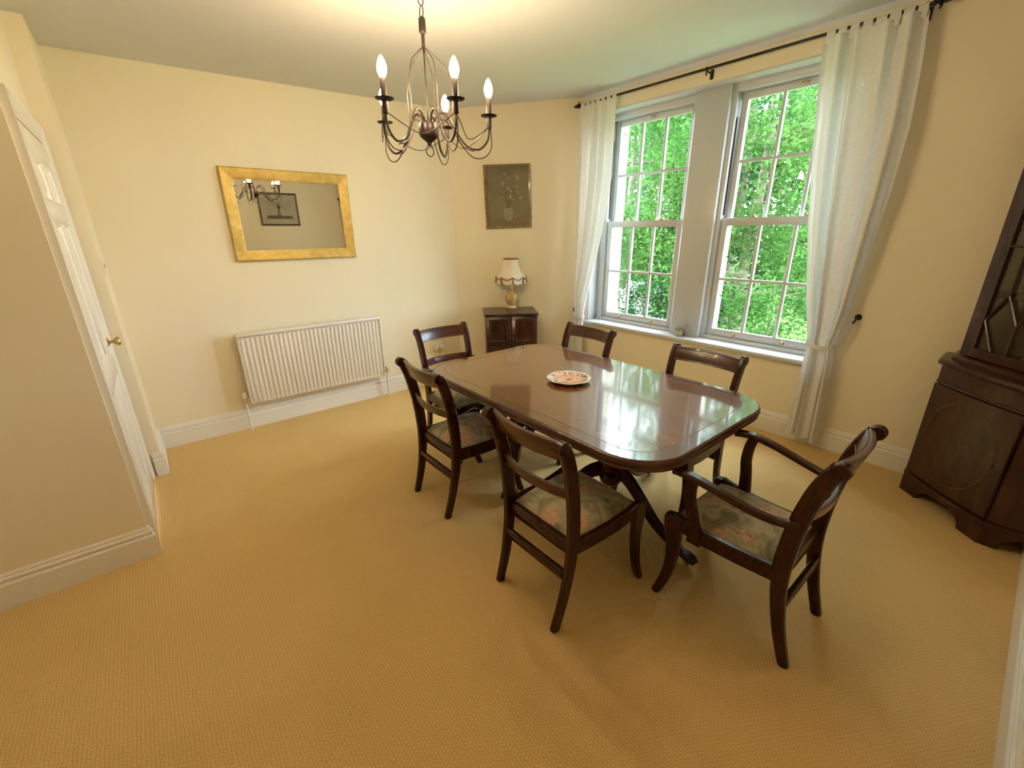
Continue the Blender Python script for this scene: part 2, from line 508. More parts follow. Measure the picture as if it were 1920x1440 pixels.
# ---------------------------------------------------------------- skirting boards
SK_H = .172
SKP = [(0, 0), (.022, 0), (.022, .118), (.019, .124), (.012, .128), (.012, .134), (.017, .139), (.017, .147), (.010, .153), (.009, .164), (.004, .172), (0, .172)]
def skirting(name, pts, label):
    """pts: polyline in plan, room on the right-hand side normal"""
    P = [Vector(p) for p in pts]
    rings = []
    for i, p in enumerate(P):
        ns = []
        if i > 0:
            d = (P[i] - P[i - 1]).normalized(); ns.append(Vector((d.y, -d.x)))
        if i < len(P) - 1:
            d = (P[i + 1] - P[i]).normalized(); ns.append(Vector((d.y, -d.x)))
        n = ns[0] if len(ns) == 1 else (ns[0] + ns[1]) / (1 + ns[0].dot(ns[1]))
        rings.append([(p.x + n.x * a, p.y + n.y * a, b) for a, b in SKP])
    m = MB(); m.loft(rings)
    return struct(m.build(name, M['gloss'], angle=25), label, 'skirting board')
skirting('baseboard_front', [(-1.30, YF), (XD, YF), (XD, YF + .015)], 'cream moulded skirting along the left foreground wall')
skirting('baseboard_back', [(XP - .045, 3.66), (XP, 3.66), (XP, YM), (P1.x, P1.y), (P2.x, P2.y)], 'cream moulded skirting below the mirror and the canted corner')
skirting('baseboard_window', [(XW, P2.y - .01), (XW, YR)], 'cream moulded skirting under the windows and curtains')
skirting('baseboard_right', [(XW - .02, YR), (-1.30, YR)], 'cream moulded skirting along the right edge of the floor')
m = MB()
m.loft([[(XW, y, 2.835), (XW - .006, y, 2.825), (XW - .03, y, 2.852), (XW - .034, y, 2.87), (XW, y, 2.87)] for y in (YR, P2.y)])
struct(m.build('trim_cornice', M['ceiling']), 'thin pale bead between ceiling and window wall', 'cornice')

# ---------------------------------------------------------------- door
def build_door():
    d = empty('door_1', (XD, DY0, 0))
    struct(d, 'white six-panel door with brass knob in the left wall', 'door')
    g = M['gloss']
    w = DY1 - DY0; L = .028
    # lining and architraves (local x toward the room)
    m = MB(); m.box(-.10, .004, 0, L, 0, DZ, .002); m.build('lining', g, d)
    m = MB(); m.box(-.10, .004, w - L, w, 0, DZ, .002); m.build('lining', g, d)
    m = MB(); m.box(-.10, .004, L, w - L, DZ - L, DZ, .002); m.build('lining', g, d)
    AR = [(0, 0), (.014, 0), (.014, .012), (.010, .020), (.019, .034), (.022, .055), (.027, .064), (.027, .078), (0, .078)]
    def arch(pa, pb, dirv):
        mm = MB()
        mm.loft([[(a, p[0] + dirv[0] * b, p[1] + dirv[1] * b) for a, b in AR] for p in (pa, pb)])
        mm.build('architrave', g, d, angle=25)
    arch((0.012, 0), (0.012, DZ + .066), (-1, 0))
    arch((w - .012, 0), (w - .012, DZ + .066), (1, 0))
    mm = MB(); mm.loft([[(a, y, DZ - .012 + b) for a, b in AR] for y in (.012, w - .012)]); mm.build('architrave', g, d, angle=25)
    # leaf
    y0, y1, zt = L + .003, w - L - .003, DZ - L - .004
    xf, xb = .018, -.022
    st = .098
    ym = (y0 + y1) / 2; ms = .05
    for (a, b) in ((y0, y0 + st), (y1 - st, y1)):
        m = MB(); m.box(xb, xf, a, b, .008, zt, .002); m.build('stile', g, d)
    rails = [(.008, .225), (.815, .985), (1.655, 1.75), (1.925, zt)]
    for (a, b) in rails:
        m = MB(); m.box(xb, xf, y0 + st, y1 - st, a, b, .002); m.build('rail', g, d)
    for (za, zb) in zip([r[1] for r in rails], [r[0] for r in rails[1:]]):
        m = MB(); m.box(xb, xf, ym - ms, ym + ms, za, zb, .002); m.build('muntin', g, d)
        for (ya, yb) in ((y0 + st, ym - ms), (ym + ms, y1 - st)):
            m = MB()
            def ring(x, q): return [(x, ya + q, za + q), (x, yb - q, za + q), (x, yb - q, zb - q), (x, ya + q, zb - q)]
            m.loft([ring(xb + .006, 0), ring(xf - .004, 0), ring(xf + .002, .004), ring(xf - .003, .012), ring(xf - .011, .018), ring(xf - .011, .030), ring(xf - .004, .052)])
            m.build('panel', g, d, angle=20)
    m = MB()
    ky, kz = y1 - .06, 1.0
    m.lathe([(.0, -.002), (.026, -.002), (.027, .002), (.020, .006), (.009, .010), (.009, .028), (.016, .034), (.026, .044), (.027, .052), (.020, .060), (.0, .063)], (xf, ky, kz), 20, 'x')
    m.build('knob', M['brass'], d)
    return d
build_door()
# light switch on the wall beyond the door
o = MB().box(XP - .001, XP + .010, 3.70, 3.786, 1.38, 1.466, .003).build('light_switch', M['plastic'])
tag(o, 'small white light switch on the wall just past the door', 'switch')
MB().box(XP + .010, XP + .016, 3.735, 3.751, 1.41, 1.435, .002).build('rocker', M['brass'], o)

# ---------------------------------------------------------------- windows
def build_window(name, ya, yb, label):
    w = empty(name, (0, 0, 0))
    struct(w, label, 'window')
    u = M['upvc']
    z0, z1 = WZ0 + .005, 2.655
    xi, xo = 3.915, 4.045
    fr = .035
    for args in ((ya - fr, ya, z0, z1 + .035), (yb, yb + fr + .04, z0, z1 + .035)):
        m = MB(); m.box(xi - .02, xo, args[0], args[1], args[2], args[3], .003); m.build('frame', u, w)
    m = MB(); m.box(xi - .02, xo, ya, yb, z1 - .03, z1 + .035, .003); m.build('frame', u, w)
    m = MB(); m.box(xi - .02, xo + .02, ya, yb, z0, z0 + .035, .003); m.build('frame', u, w)
    for y in (ya + .006, yb - .006):     # dark sash tracks beside the upper sash
        m = MB(); m.box(xi + .012, xi + .018, y - .005, y + .005, 1.72, 2.45); m.build('track', M['rubber'], w)
    def sash(kind, xa, xb, za, zb, bot, top, side):
        s = empty(kind); s.parent = w
        yl, yr = ya + .004, yb - .004
        for (a, b) in ((yl, yl + side), (yr - side, yr)):
            m = MB(); m.box(xa, xb, a, b, za, zb, .003); m.build('sash_stile', u, s)
        m = MB(); m.box(xa, xb, yl + side, yr - side, za, za + bot, .003); m.build('sash_rail', u, s)
        m = MB(); m.box(xa, xb, yl + side, yr - side, zb - top, zb, .003); m.build('sash_rail', u, s)
        gy0, gy1, gz0, gz1 = yl + side, yr - side, za + bot, zb - top
        pw = (gy1 - gy0) / 3; ph = (gz1 - gz0) / 2
        for k in (1, 2):
            m = MB(); m.box(xa + .006, xb - .006, gy0 + k * pw - .012, gy0 + k * pw + .012, gz0, gz1, .003); m.build('glazing_bar', u, s)
        m = MB(); m.box(xa + .0065, xb - .0065, gy0, gy1, gz0 + ph - .012, gz0 + ph + .012, .003); m.build('glazing_bar', u, s)
        xm = (xa + xb) / 2
        for i in range(3):
            for j in range(2):
                m = MB(); m.box(xm - .002, xm + .002, gy0 + i * pw + .007, gy0 + (i + 1) * pw - .007, gz0 + j * ph + .007, gz0 + (j + 1) * ph - .007)
                m.build('pane', M['glass'], s, smooth=False)
        return s
    lo = sash('lower_sash', xi + .002, xi + .044, z0 + .037, 1.695, .062, .062, .052)
    up = sash('upper_sash', xi + .052, xi + .094, 1.64, z1 - .032, .050, .052, .052)
    yc = (ya + yb) / 2
    for y in (yc - .2, yc + .2):         # brass lifts on the bottom rail
        m = MB(); m.lathe([(.0, .0), (.018, .0), (.018, .004), (.012, .012), (.008, .018), (0, .019)], (xi + .004, y, z0 + .066), 14, 'x')
        o = m.build('sash_lift', M['brass'], lo); o.scale = (-1, 1, 1); o.location.x = 2 * (xi + .004) - .002
    for y in (yc - .2, yc + .2):         # catches on the meeting rail
        m = MB(); m.box(xi + .006, xi + .038, y - .026, y + .026, 1.695, 1.705, .003)
        m.lathe([(.014, 0), (.012, .012), (.007, .02), (0, .021)], (xi + .022, y, 1.703), 12)
        m.build('sash_catch', M['brass'], lo)
    m = MB(); m.box(xi + .036, xi + .052, yc - .026, yc + .026, z1 - .06, z1 - .048, .003)
    m.tube([(xi + .04, yc - .016, z1 - .056), (xi + .026, yc - .012, z1 - .064), (xi + .022, yc, z1 - .068), (xi + .026, yc + .012, z1 - .064), (xi + .04, yc + .016, z1 - .056)], .005, 6)
    m.build('top_pull', M['brass'], up)
    return w
build_window('window_1', 2.265, 3.125, 'left white sash window with three-by-two panes in each sash')
build_window('window_2', 1.005, 1.905, 'right white sash window with three-by-two panes, beside the larger curtain')
u = M['upvc']
m = MB(); m.box(3.85, 4.06, 1.94, 2.23, WZ0 - .01, WZ1 + .001, .006)
struct(m.build('trim_mullion', u), 'wide white upright between the two sash windows', 'mullion')
def lining(name, boxes, label):
    m = MB()
    for b in boxes: m.box(*b, .004)
    struct(m.build(name, u), label, 'window trim')
lining('trim_reveal_far', [(XW - .002, 3.905, 3.20, WY1 + .003, WZ0 - .01, WZ1 + .002)], 'white lining on the far side of the window recess')
lining('trim_reveal_near', [(XW - .002, 3.905, WY0 - .003, .97, WZ0 - .01, WZ1 + .002)], 'white lining on the curtain side of the window recess')
lining('trim_reveal_head', [(XW - .002, 3.905, .97, 3.20, WZ1 - .012, WZ1 + .003)], 'white lining over the top of the window recess')
m = MB(); m.box(XW - .045, 3.91, WY0 - .06, WY1 + .04, WZ0 - .03, WZ0 + .006, .008)
struct(m.build('trim_sill', M['upvc']), 'white window sill board under both windows', 'window sill')

# ---------------------------------------------------------------- chairs
def leg_loft(path, x_of, sec):
    """path: (y,z) side profile; x_of(z); sec(t)->(half width x, half depth)"""
    rings = []
    n = len(path)
    for i, (y, z) in enumerate(path):
        a = path[max(i - 1, 0)]; b = path[min(i + 1, n - 1)]
        t = Vector((0, b[0] - a[0], b[1] - a[1])).normalized()
        ay = Vector((0, t.z, -t.y))
        hx, hy = sec(i / (n - 1))
        rings.append(rr((x_of(z), y, z), (1, 0, 0), ay, hx, hy, .22))
    return rings
REAR = spline([(-.272, 0), (-.232, .14), (-.206, .28), (-.196, .40), (-.198, .50), (-.212, .63), (-.238, .76), (-.262, .835), (-.282, .878)], 5)
def stile_x(z): return .186 + .028 * min(1, z / .88)
def make_chair(arms):
    root = empty('dining_armchair' if arms else 'dining_chair')
    W = M['mahogany']
    for s in (-1, 1):
        m = MB()
        m.loft(leg_loft(REAR, lambda z: s * stile_x(z), lambda t: (.0155, interp([(0, .019), (.25, .026), (.45, .031), (.7, .030), (1, .027)], t))))
        # rolled scroll at the top, turned backward
        m.lathe([(.0, -.0175), (.024, -.0175), (.028, -.014), (.028, .014), (.024, .0175), (0, .0175)], (s * stile_x(.88), -.292, .881), 18, 'x')
        m.build('rear_leg', W, root)
        m = MB()
        fp = spline([(.232, .438), (.222, .37), (.212, .29), (.212, .20), (.228, .10), (.262, 0)], 5)
        fx = lambda z: s * (.232 - .012 * (z / .44) + 0)
        m.loft(leg_loft(fp, fx, lambda t: (.0175, interp([(0, .026), (.07, .038), (.18, .040), (.38, .031), (.6, .025), (1, .018)], t))))
        m.build('front_leg', W, root)
        # side seat rail, dipping from front to back
        m = MB()
        rings = []
        for k in range(13):
            t = k / 12
            y = -.19 + t * .41
            x = s * (.198 + .022 * t)
            zt = .418 + .024 * (t - .5) ** 2 * 4 * (1 if t > .5 else .3) + .004 * t
            rings.append(rr((x, y, zt - .034), (1, 0, 0), (0, 0, 1), .013, .034, .15))
        m.loft(rings); m.build('seat_rail', W, root)
    for (y, hw, nm) in ((.222, .205, 'seat_rail'), (-.192, .185, 'seat_rail')):
        m = MB(); m.box(-hw, hw, y - .013, y + .013, .352, .418, .004); m.build(nm, W, root)
    # bowed back rails
    def bow(name, z0, z1, y0, depth, th, half, mat, rake):
        m = MB(); rings = []
        for k in range(17):
            t = k / 16 * 2 - 1
            x = t * half; y = y0 - depth * (1 - t * t)
            tang = Vector((1, depth * 2 * t / half, 0)).normalized()
            nrm = Vector((-tang.y, tang.x, 0))
            up = Vector((0, -rake, 1)).normalized()
            rings.append(rr((x, y, (z0 + z1) / 2), nrm, up, th, (z1 - z0) / 2, .2))
        m.loft(rings)
        return m.build(name, mat, root)
    top = bow('top_rail', .808, .896, -.262, .034, .0115, .202, M['mahogany_x'], .30)
    for z in (.816, .888):
        m = MB(); pts = []
        for k in range(17):
            t = k / 16 * 2 - 1
            pts.append((t * .199, -.262 - .034 * (1 - t * t) + .0115 - (z - .852) * .30, z))
        m.tube(pts, .0045, 6); m.build('reeding', M['mahogany_x'], top)
    bow('back_rail', .625, .675, -.215, .034, .011, .192, M['mahogany_x'], .18)
    m = MB(); m.box(-.178, .178, -.232, -.212, .238, .288, .004); m.build('stretcher', W, root)
    # drop-in seat
    m = MB()
    n = 14; grid = []
    for j in range(n + 1):
        v = j / n
        y = -.184 + v * .420
        hw = .186 + .030 * v
        row = []
        for i in range(n + 1):
            t = i / n * 2 - 1
            e = max(0, 1 - abs(t) ** 5) * max(0, 1 - abs(v * 2 - 1) ** 5)
            row.append((t * hw, y, .408 + .046 * e ** .55 + .012 * e * (1 - t * t)))
        grid.append(row)
    vs = [p for r_ in grid for p in r_]
    fs = [(j * (n + 1) + i, j * (n + 1) + i + 1, (j + 1) * (n + 1) + i + 1, (j + 1) * (n + 1) + i) for j in range(n) for i in range(n)]
    m.add(vs, fs)
    m.box(-.186, .186, -.178, .218, .385, .407, .004)
    m.build('seat', M['tapestry'], root, angle=60)
    if arms:
        for s in (-1, 1):
            m = MB()
            ap = spline([(.198, -.222, .640), (.236, -.175, .630), (.262, -.08, .640), (.276, .05, .668), (.276, .15, .682), (.268, .222, .676)], 6)
            rings = []
            for i, p in enumerate(ap):
                a = Vector(ap[max(i - 1, 0)]); b = Vector(ap[min(i + 1, len(ap) - 1)])
                t = (b - a).normalized(); sx = t.cross(Vector((0, 0, 1))).normalized(); up = sx.cross(t)
                q = i / (len(ap) - 1)
                rings.append(rr((s * p[0], p[1], p[2]), (s * sx.x, sx.y, sx.z), (s * up.x, up.y, up.z), interp([(0, .014), (.3, .017), (.75, .021), (1, .024)], q), .0135, .25))
            m.loft(rings)
            m.build('arm', W, root)
            m = MB()
            pp = spline([(.124, .352), (.126, .42), (.138, .50), (.150, .56), (.150, .62), (.140, .672)], 5)
            m.loft(leg_loft(pp, lambda z: s * (.226 + .048 * max(0, (z - .36) / .31)), lambda t: (.0135, interp([(0, .030), (.4, .024), (1, .021)], t))))
            m.build('arm_support', W, root)
    return root

armchair = make_chair(True)
tag(armchair, 'mahogany armchair with floral seat at the near right end of the table', 'chair', 'dining armchairs at the table ends')
armchair.location = (1.768, .548, 0); armchair.rotation_euler = (0, 0, 0)
arm2 = copy_tree(armchair)
tag(arm2, 'mahogany armchair at the far end of the table, below the wall socket', 'chair', 'dining armchairs at the table ends')
arm2.location = (1.715, 2.67, 0); arm2.rotation_euler = (0, 0, PI)
sidechair = make_chair(False)
G = 'armless dining chairs along the table'
tag(sidechair, 'armless mahogany chair nearest the camera, with its back to the open carpet', 'chair', G)
sidechair.location = (1.284, 1.146, 0); sidechair.rotation_euler = (0, 0, -PI / 2)
for loc, rz, lab in (((1.345, 2.10, 0), -PI / 2, 'armless mahogany chair on the radiator side, farther along the table'),
                     ((2.285, 2.16, 0), PI / 2, 'armless mahogany chair on the window side in front of the left curtain'),
                     ((2.285, 1.215, 0), PI / 2, 'armless mahogany chair on the window side below the right window')):
    c = copy_tree(sidechair); tag(c, lab, 'chair', G); c.location = loc; c.rotation_euler = (0, 0, rz)

# ---------------------------------------------------------------- dining table
TX0, TX1, TY0, TY1, TZ = 1.285, 2.425, .745, 2.545, .745
def rrect(x0, x1, y0, y1, r, n=10, z=0):
    out = []
    for cx, cy, a0 in ((x1 - r, y1 - r, 0), (x0 + r, y1 - r, 90), (x0 + r, y0 + r, 180), (x1 - r, y0 + r, 270)):
        for k in range(n + 1):
            a = R(a0 + 90 * k / n)
            out.append((cx + r * math.cos(a), cy + r * math.sin(a), z))
    return out
def build_table():
    t = empty('dining_table', ((TX0 + TX1) / 2, (TY0 + TY1) / 2, 0))
    tag(t, 'polished mahogany pedestal dining table with rounded corners', 'table')
    hx, hy = (TX1 - TX0) / 2, (TY1 - TY0) / 2
    def ring(z, q, r=.24): return rrect(-hx + q, hx - q, -hy + q, hy - q, r - q, 10, z)
    m = MB()
    m.loft([ring(.690, .016), ring(.692, .010), ring(.699, .006), ring(.706, .008), ring(.709, .012), ring(.712, .006), ring(.720, .001), ring(.730, 0), ring(.737, .002), ring(.741, .006), ring(.7425, .012)], cap=False)
    m.f.append(tuple(range(len(ring(0, 0)) - 1, -1, -1)))
    m.build('edge_moulding', M['mahogany_x'], t, angle=50)
    # central veneer and crossbanded border, flush at the same level
    m = MB(); c = ring(TZ, .085)
    m.loft([ring(.72, .085), c])
    m.build('tabletop', M['tabletop'], t, angle=20)
    m = MB(); m.loft([ring(.73, .012), ring(.7435, .012), ring(TZ, .0135), ring(TZ, .081), ring(.73, .081)], cap=False)
    m.build('crossbanding', M['tableband'], t, angle=20)
    m = MB(); m.loft([ring(.73, .081), ring(TZ + .0001, .081), ring(TZ + .0001, .085), ring(.73, .085)], cap=False)
    m.build('string_inlay', M['string'], t, angle=20)
    m = MB()
    for x in (-.36, .36): m.box(x - .03, x + .03, -.72, .72, .645, .691, .004)
    m.build('bearer', M['mahogany'], t)
    for (cy, angs, r) in ((1.345 - 1.645, (-96, 8, 148), .56), (2.10 - 1.645, (90, -22, -146), .50)):
        m = MB()
        m.box(-.17, .17, cy - .17, cy + .17, .660, .6905, .006)
        m.lathe([(.0, .20), (.05, .20), (.062, .215), (.068, .24), (.055, .262), (.046, .27), (.058, .29), (.072, .32), (.074, .35), (.06, .39), (.045, .42), (.040, .45), (.050, .458), (.050, .47), (.038, .48), (.036, .55), (.042, .61), (.055, .63), (.055, .645), (.07, .655), (.07, .668), (0, .668)], (0, cy, 0), 28)
        m.build('pedestal', M['mahogany'], t)
        for a in angs:
            ca, sa = math.cos(R(a)), math.sin(R(a))
            path = spline([(.03, .30), (.12, .285), (.22, .215), (.33, .125), (.44, .075), (r - .045, .052)], 6)
            rings = []
            for i, (q, z) in enumerate(path):
                A = path[max(i - 1, 0)]; B = path[min(i + 1, len(path) - 1)]
                tv = Vector((B[0] - A[0], B[1] - A[1])).normalized()
                up = (-tv.y * ca, -tv.y * sa, tv.x)
                f = i / (len(path) - 1)
                rings.append(rr((q * ca, cy + q * sa, z), (-sa, ca, 0), up, .020, interp([(0, .046), (.3, .036), (1, .020)], f), .2))
            m = MB(); m.loft(rings); lg = m.build('pedestal_leg', M['mahogany'], t)
            m = MB(); rings = []
            for q, hw, hh, z in ((r - .10, .022, .023, .068), (r - .05, .024, .024, .052), (r - .02, .027, .023, .047), (r + .005, .026, .020, .043), (r + .02, .017, .012, .040)):
                rings.append(rr((q * ca, cy + q * sa, z), (-sa, ca, 0), (0, 0, 1), hw, hh, .3))
            m.loft(rings)
            for k in (-1, 0, 1):
                m.tube([((r - .035) * ca - sa * k * .016, cy + (r - .035) * sa + ca * k * .016, .066), ((r + .01) * ca - sa * k * .017, cy + (r + .01) * sa + ca * k * .017, .058), ((r + .03) * ca - sa * k * .017, cy + (r + .03) * sa + ca * k * .017, .036)], .008, 6)
            m.build('brass_claw', M['bronze'], lg)
            m = MB()
            ax = Vector((-sa, ca, 0))
            c0 = Vector(((r - .012) * ca, cy + (r - .012) * sa, .0145))
            m.tube([c0 - ax * .008, c0 + ax * .008], .0145, 14)
            m.build('castor', M['brass'], lg)
    return t
build_table()

# ---------------------------------------------------------------- plate on the table
def plate_mat():
    m, nt, b = new_mat('imari_china')
    tc = nt.nodes.new('ShaderNodeTexCoord')
    ln = node(nt, 'ShaderNodeVectorMath', operation='LENGTH')
    nt.links.new(tc.outputs['Object'], ln.inputs[0])
    nz = node(nt, 'ShaderNodeTexNoise', Scale=26.0, Detail=3.0, Distortion=1.0); nt.links.new(tc.outputs['Object'], nz.inputs['Vector'])
    vo = node(nt, 'ShaderNodeTexVoronoi', Scale=20.0); nt.links.new(tc.outputs['Object'], vo.inputs['Vector'])
    r1 = ramp(nt, [(.3, (.72, .26, .16)), (.5, (.80, .42, .30)), (.62, (.82, .62, .50)), (.75, (.30, .36, .22))])
    nt.links.new(nz.outputs['Fac'], r1.inputs[0])
    r2 = ramp(nt, [(.36, (.80, .84, .84)), (.5, (.82, .50, .38)), (.66, (.12, .16, .12)), (.75, (.80, .80, .76))])
    nt.links.new(nz.outputs['Fac'], r2.inputs[0])
    s = ramp(nt, [(.080, (0, 0, 0)), (.090, (1, 1, 1))]); nt.links.new(ln.outputs['Value'], s.inputs[0])
    mx = node(nt, 'ShaderNodeMixRGB'); nt.links.new(s.outputs[0], mx.inputs[0]); nt.links.new(r1.outputs[0], mx.inputs[1]); nt.links.new(r2.outputs[0], mx.inputs[2])
    s2 = ramp(nt, [(.119, (0, 0, 0)), (.122, (1, 1, 1))]); nt.links.new(ln.outputs['Value'], s2.inputs[0])
    mx2 = node(nt, 'ShaderNodeMixRGB'); mx2.inputs[2].default_value = (.86, .87, .84, 1)
    nt.links.new(s2.outputs[0], mx2.inputs[0]); nt.links.new(mx.outputs[0], mx2.inputs[1])
    s3 = ramp(nt, [(.016, (1, 1, 1)), (.020, (0, 0, 0))]); nt.links.new(ln.outputs['Value'], s3.inputs[0])
    mx3 = node(nt, 'ShaderNodeMixRGB'); mx3.inputs[2].default_value = (.35, .14, .09, 1)
    nt.links.new(s3.outputs[0], mx3.inputs[0]); nt.links.new(mx2.outputs[0], mx3.inputs[1])
    nt.links.new(mx3.outputs[0], b.inputs['Base Color'])
    b.inputs['Roughness'].default_value = .12; b.inputs['Coat Weight'].default_value = .5
    return m
m = MB()
wob = lambda a, h: 1 + (.022 * math.cos(8 * a) if h > .012 else 0)
m.lathe([(.0, .006), (.060, .006), (.064, 0), (.070, 0), (.072, .006), (.098, .011), (.128, .021), (.130, .024), (.126, .025), (.096, .015), (.072, .011), (.0, .010)], (0, 0, 0), 48, 'z', wob)
plate = tag(m.build('china_plate', plate_mat()), 'round coral and white floral china plate on the dining table', 'plate')
plate.location = (1.838, 1.690, TZ + .0005)

# ---------------------------------------------------------------- mirror on the back wall
def framed(name, w, h, fw, depth, mat, parent_loc, label, cat, prof=None):
    """frame of four mitred rails; local x right, y out of the wall (toward -y), z up"""
    root = empty(name, parent_loc); tag(root, label, cat)
    prof = prof or [(0, 0), (0, depth * .8), (.1 * fw, depth), (.85 * fw, depth * .75), (fw, depth * .55), (fw, 0)]
    C4 = [(-w / 2, -h / 2), (w / 2, -h / 2), (w / 2, h / 2), (-w / 2, h / 2)]
    IN = [(1, 1), (-1, 1), (-1, -1), (1, -1)]
    for k in range(4):
        j = (k + 1) % 4
        m = MB()
        m.loft([[(C4[q][0] + IN[q][0] * a, -d, C4[q][1] + IN[q][1] * a) for a, d in prof] for q in (k, j)])
        m.build('frame_rail', mat, root, angle=25)
    return root
MXC, MZC, MW, MH = 1.066, 1.738, .955, .685
mir = framed('wall_mirror', MW, MH, .082, .028, M['gold'], (MXC, YM - .004, MZC), 'wide gold-framed mirror on the wall above the radiator', 'mirror')
iw, ih = MW / 2 - .080, MH / 2 - .080
bv = .024
def rect(x, z, y): return [(-x, y, -z), (x, y, -z), (x, y, z), (-x, y, z)]
m = MB(); m.loft([rect(iw, ih, -.0085), rect(iw, ih, -.0125), rect(iw - bv, ih - bv, -.0125 - bv * .018)])
m.build('mirror_glass', M['mirror'], mir, smooth=False)

# ---------------------------------------------------------------- painting on the canted wall
def painting_mat():
    m, nt, b = new_mat('dark_flower_painting')
    tc = nt.nodes.new('ShaderNodeTexCoord'); sp = node(nt, 'ShaderNodeSeparateXYZ'); nt.links.new(tc.outputs['Object'], sp.inputs[0])
    nz = node(nt, 'ShaderNodeTexNoise', Scale=6.0, Detail=4.0); nt.links.new(tc.outputs['Object'], nz.inputs['Vector'])
    r1 = ramp(nt, [(.3, (.20, .145, .09)), (.7, (.31, .235, .16))]); nt.links.new(nz.outputs['Fac'], r1.inputs[0])
    sh = ramp(nt, [(.0, (1, 1, 1)), (.02, (0, 0, 0))])
    ad = node(nt, 'ShaderNodeMath', operation='ADD'); ad.inputs[1].default_value = .215
    nt.links.new(sp.outputs['Z'], ad.inputs[0]); nt.links.new(ad.outputs[0], sh.inputs[0])
    mx = node(nt, 'ShaderNodeMixRGB'); mx.inputs[2].default_value = (.25, .17, .085, 1)
    nt.links.new(sh.outputs[0], mx.inputs[0]); nt.links.new(r1.outputs[0], mx.inputs[1])
    nt.links.new(mx.outputs[0], b.inputs['Base Color'])
    b.inputs['Roughness'].default_value = .6
    return m
M['paintbg'] = painting_mat()
M['frame_olive'] = wood('olive_gilt_frame', (.10, .07, .025), (.20, .14, .05), (.30, .21, .08), (3, 3, 3), rough=.4)
d2 = (P2 - P1).normalized(); n2 = Vector((d2.y, -d2.x))     # n2 points into the room
def on_wall(s, off):
    p = P1 + d2 * s + n2 * off
    return p
pc = on_wall(((Vector((3.10, 3.80)) - P1).dot(d2)), .004)
pic = framed('flower_painting', .485, .615, .026, .022, M['frame_olive'], (pc.x, pc.y, 1.946), 'dim painting of a flower vase in a thin frame above the lamp', 'painting')
pic.rotation_euler = (0, R(-1.8), math.atan2(d2.y, d2.x))
m = MB(); m.box(-.222, .222, -.008, -.003, -.287, .287); m.build('canvas', M['paintbg'], pic, smooth=False)
pot = paint('painted_vase', (.40, .35, .27), .6, .2, 30)
petal = paint('painted_petals', (.46, .39, .29), .6, .25, 25)
petal2 = paint('painted_orange_petals', (.30, .16, .07), .6, .25, 25)
stemm = paint('painted_stems', (.16, .13, .06), .6)
def flat(m, pts, y=-.0088, t=.0006):
    m.loft([[(x, y + t, z) for x, z in pts], [(x, y, z) for x, z in pts]])
m = MB(); flat(m, [(-.032, -.232), (.038, -.232), (.052, -.17), (.058, -.135), (.048, -.118), (.040, -.108), (-.030, -.108), (-.04, -.118), (-.052, -.135), (-.046, -.17)])
m.build('painted_vase', pot, pic, smooth=False)
m = MB()
rnd = random.Random(3)
fl = []
for k in range(26):
    a = rnd.uniform(-1.15, 1.15); q = rnd.uniform(.07, .33)
    x, z = .003 + q * math.sin(a) * .72, -.09 + q * math.cos(a)
    if abs(x) < .19 and z < .25: fl.append((x, z))
for (x, z) in fl:
    w_ = .0016
    flat(m, [(.003 - w_, -.11), (.003 + w_, -.11), (x + w_, z), (x - w_, z)], -.0086, .0004)
m.build('painted_stems', stemm, pic, smooth=False)
for i, (x, z) in enumerate(fl):
    q = rnd.uniform(.008, .016)
    m = MB(); flat(m, [(x + q * (1 + .25 * math.cos(5 * a + i)) * math.cos(a), z + q * .85 * (1 + .25 * math.cos(5 * a + i)) * math.sin(a)) for a in [2 * PI * k / 15 for k in range(15)]], -.0091 - .00002 * i)
    m.build('painted_flower', petal if i % 4 else petal2, pic, smooth=False)
m = MB(); flat(m, [(.085 + .014 * math.cos(a), -.19 + .010 * math.sin(a)) for a in [2 * PI * k / 12 for k in range(12)]]); m.build('painted_flower', petal, pic, smooth=False)
m = MB(); m.box(-.223, .223, -.0135, -.0115, -.288, .288); m.build('picture_glass', M['cabglass'], pic, smooth=False)

# ---------------------------------------------------------------- print on the right wall (seen in the mirror)
fw_ = wood('brown_frame', (.03, .015, .008), (.07, .035, .015), (.11, .06, .025), (3, 3, 3), rough=.35)
prt = framed('framed_print', .605, .512, .026, .02, fw_, (1.985, YR + .004, 1.99), 'framed tree print on the right-hand wall, seen in the mirror', 'picture')
prt.rotation_euler = (0, 0, PI)
m = MB(); m.box(-.28, .28, -.008, -.003, -.235, .235); m.build('mount', paint('grey_mount', (.46, .41, .30), .8), prt, smooth=False)
m = MB(); m.box(-.20, .20, -.0095, -.0085, -.15, .15); m.build('print', paint('print_paper', (.42, .38, .28), .7, .1, 5), prt, smooth=False)
ink = paint('print_ink', (.13, .11, .08), .7, .3, 20)
m = MB(); flat(m, [(-.20, -.15), (.20, -.15), (.20, -.10), (.05, -.095), (-.2, -.105)], -.0102); m.build('printed_ground', ink, prt, smooth=False)
m = MB()
for (a, b, w0) in (((-.01, -.1), (0.005, .03), .012), ((0.02, -.1), (.012, .02), .008)):
    flat(m, [(a[0] - w0, a[1]), (a[0] + w0, a[1]), (b[0] + w0 * .5, b[1]), (b[0] - w0 * .5, b[1])], -.0104)
for k in range(22):
    a = rnd.uniform(-1.5, 1.5); q = rnd.uniform(.05, .13)
    x, z = q * math.sin(a) * .75, .02 + q * math.cos(a) * .75
    flat(m, [(.0, .01), (.006, .012), (x + .002, z), (x - .002, z)], -.0104)
m.build('printed_tree', ink, prt, smooth=False)

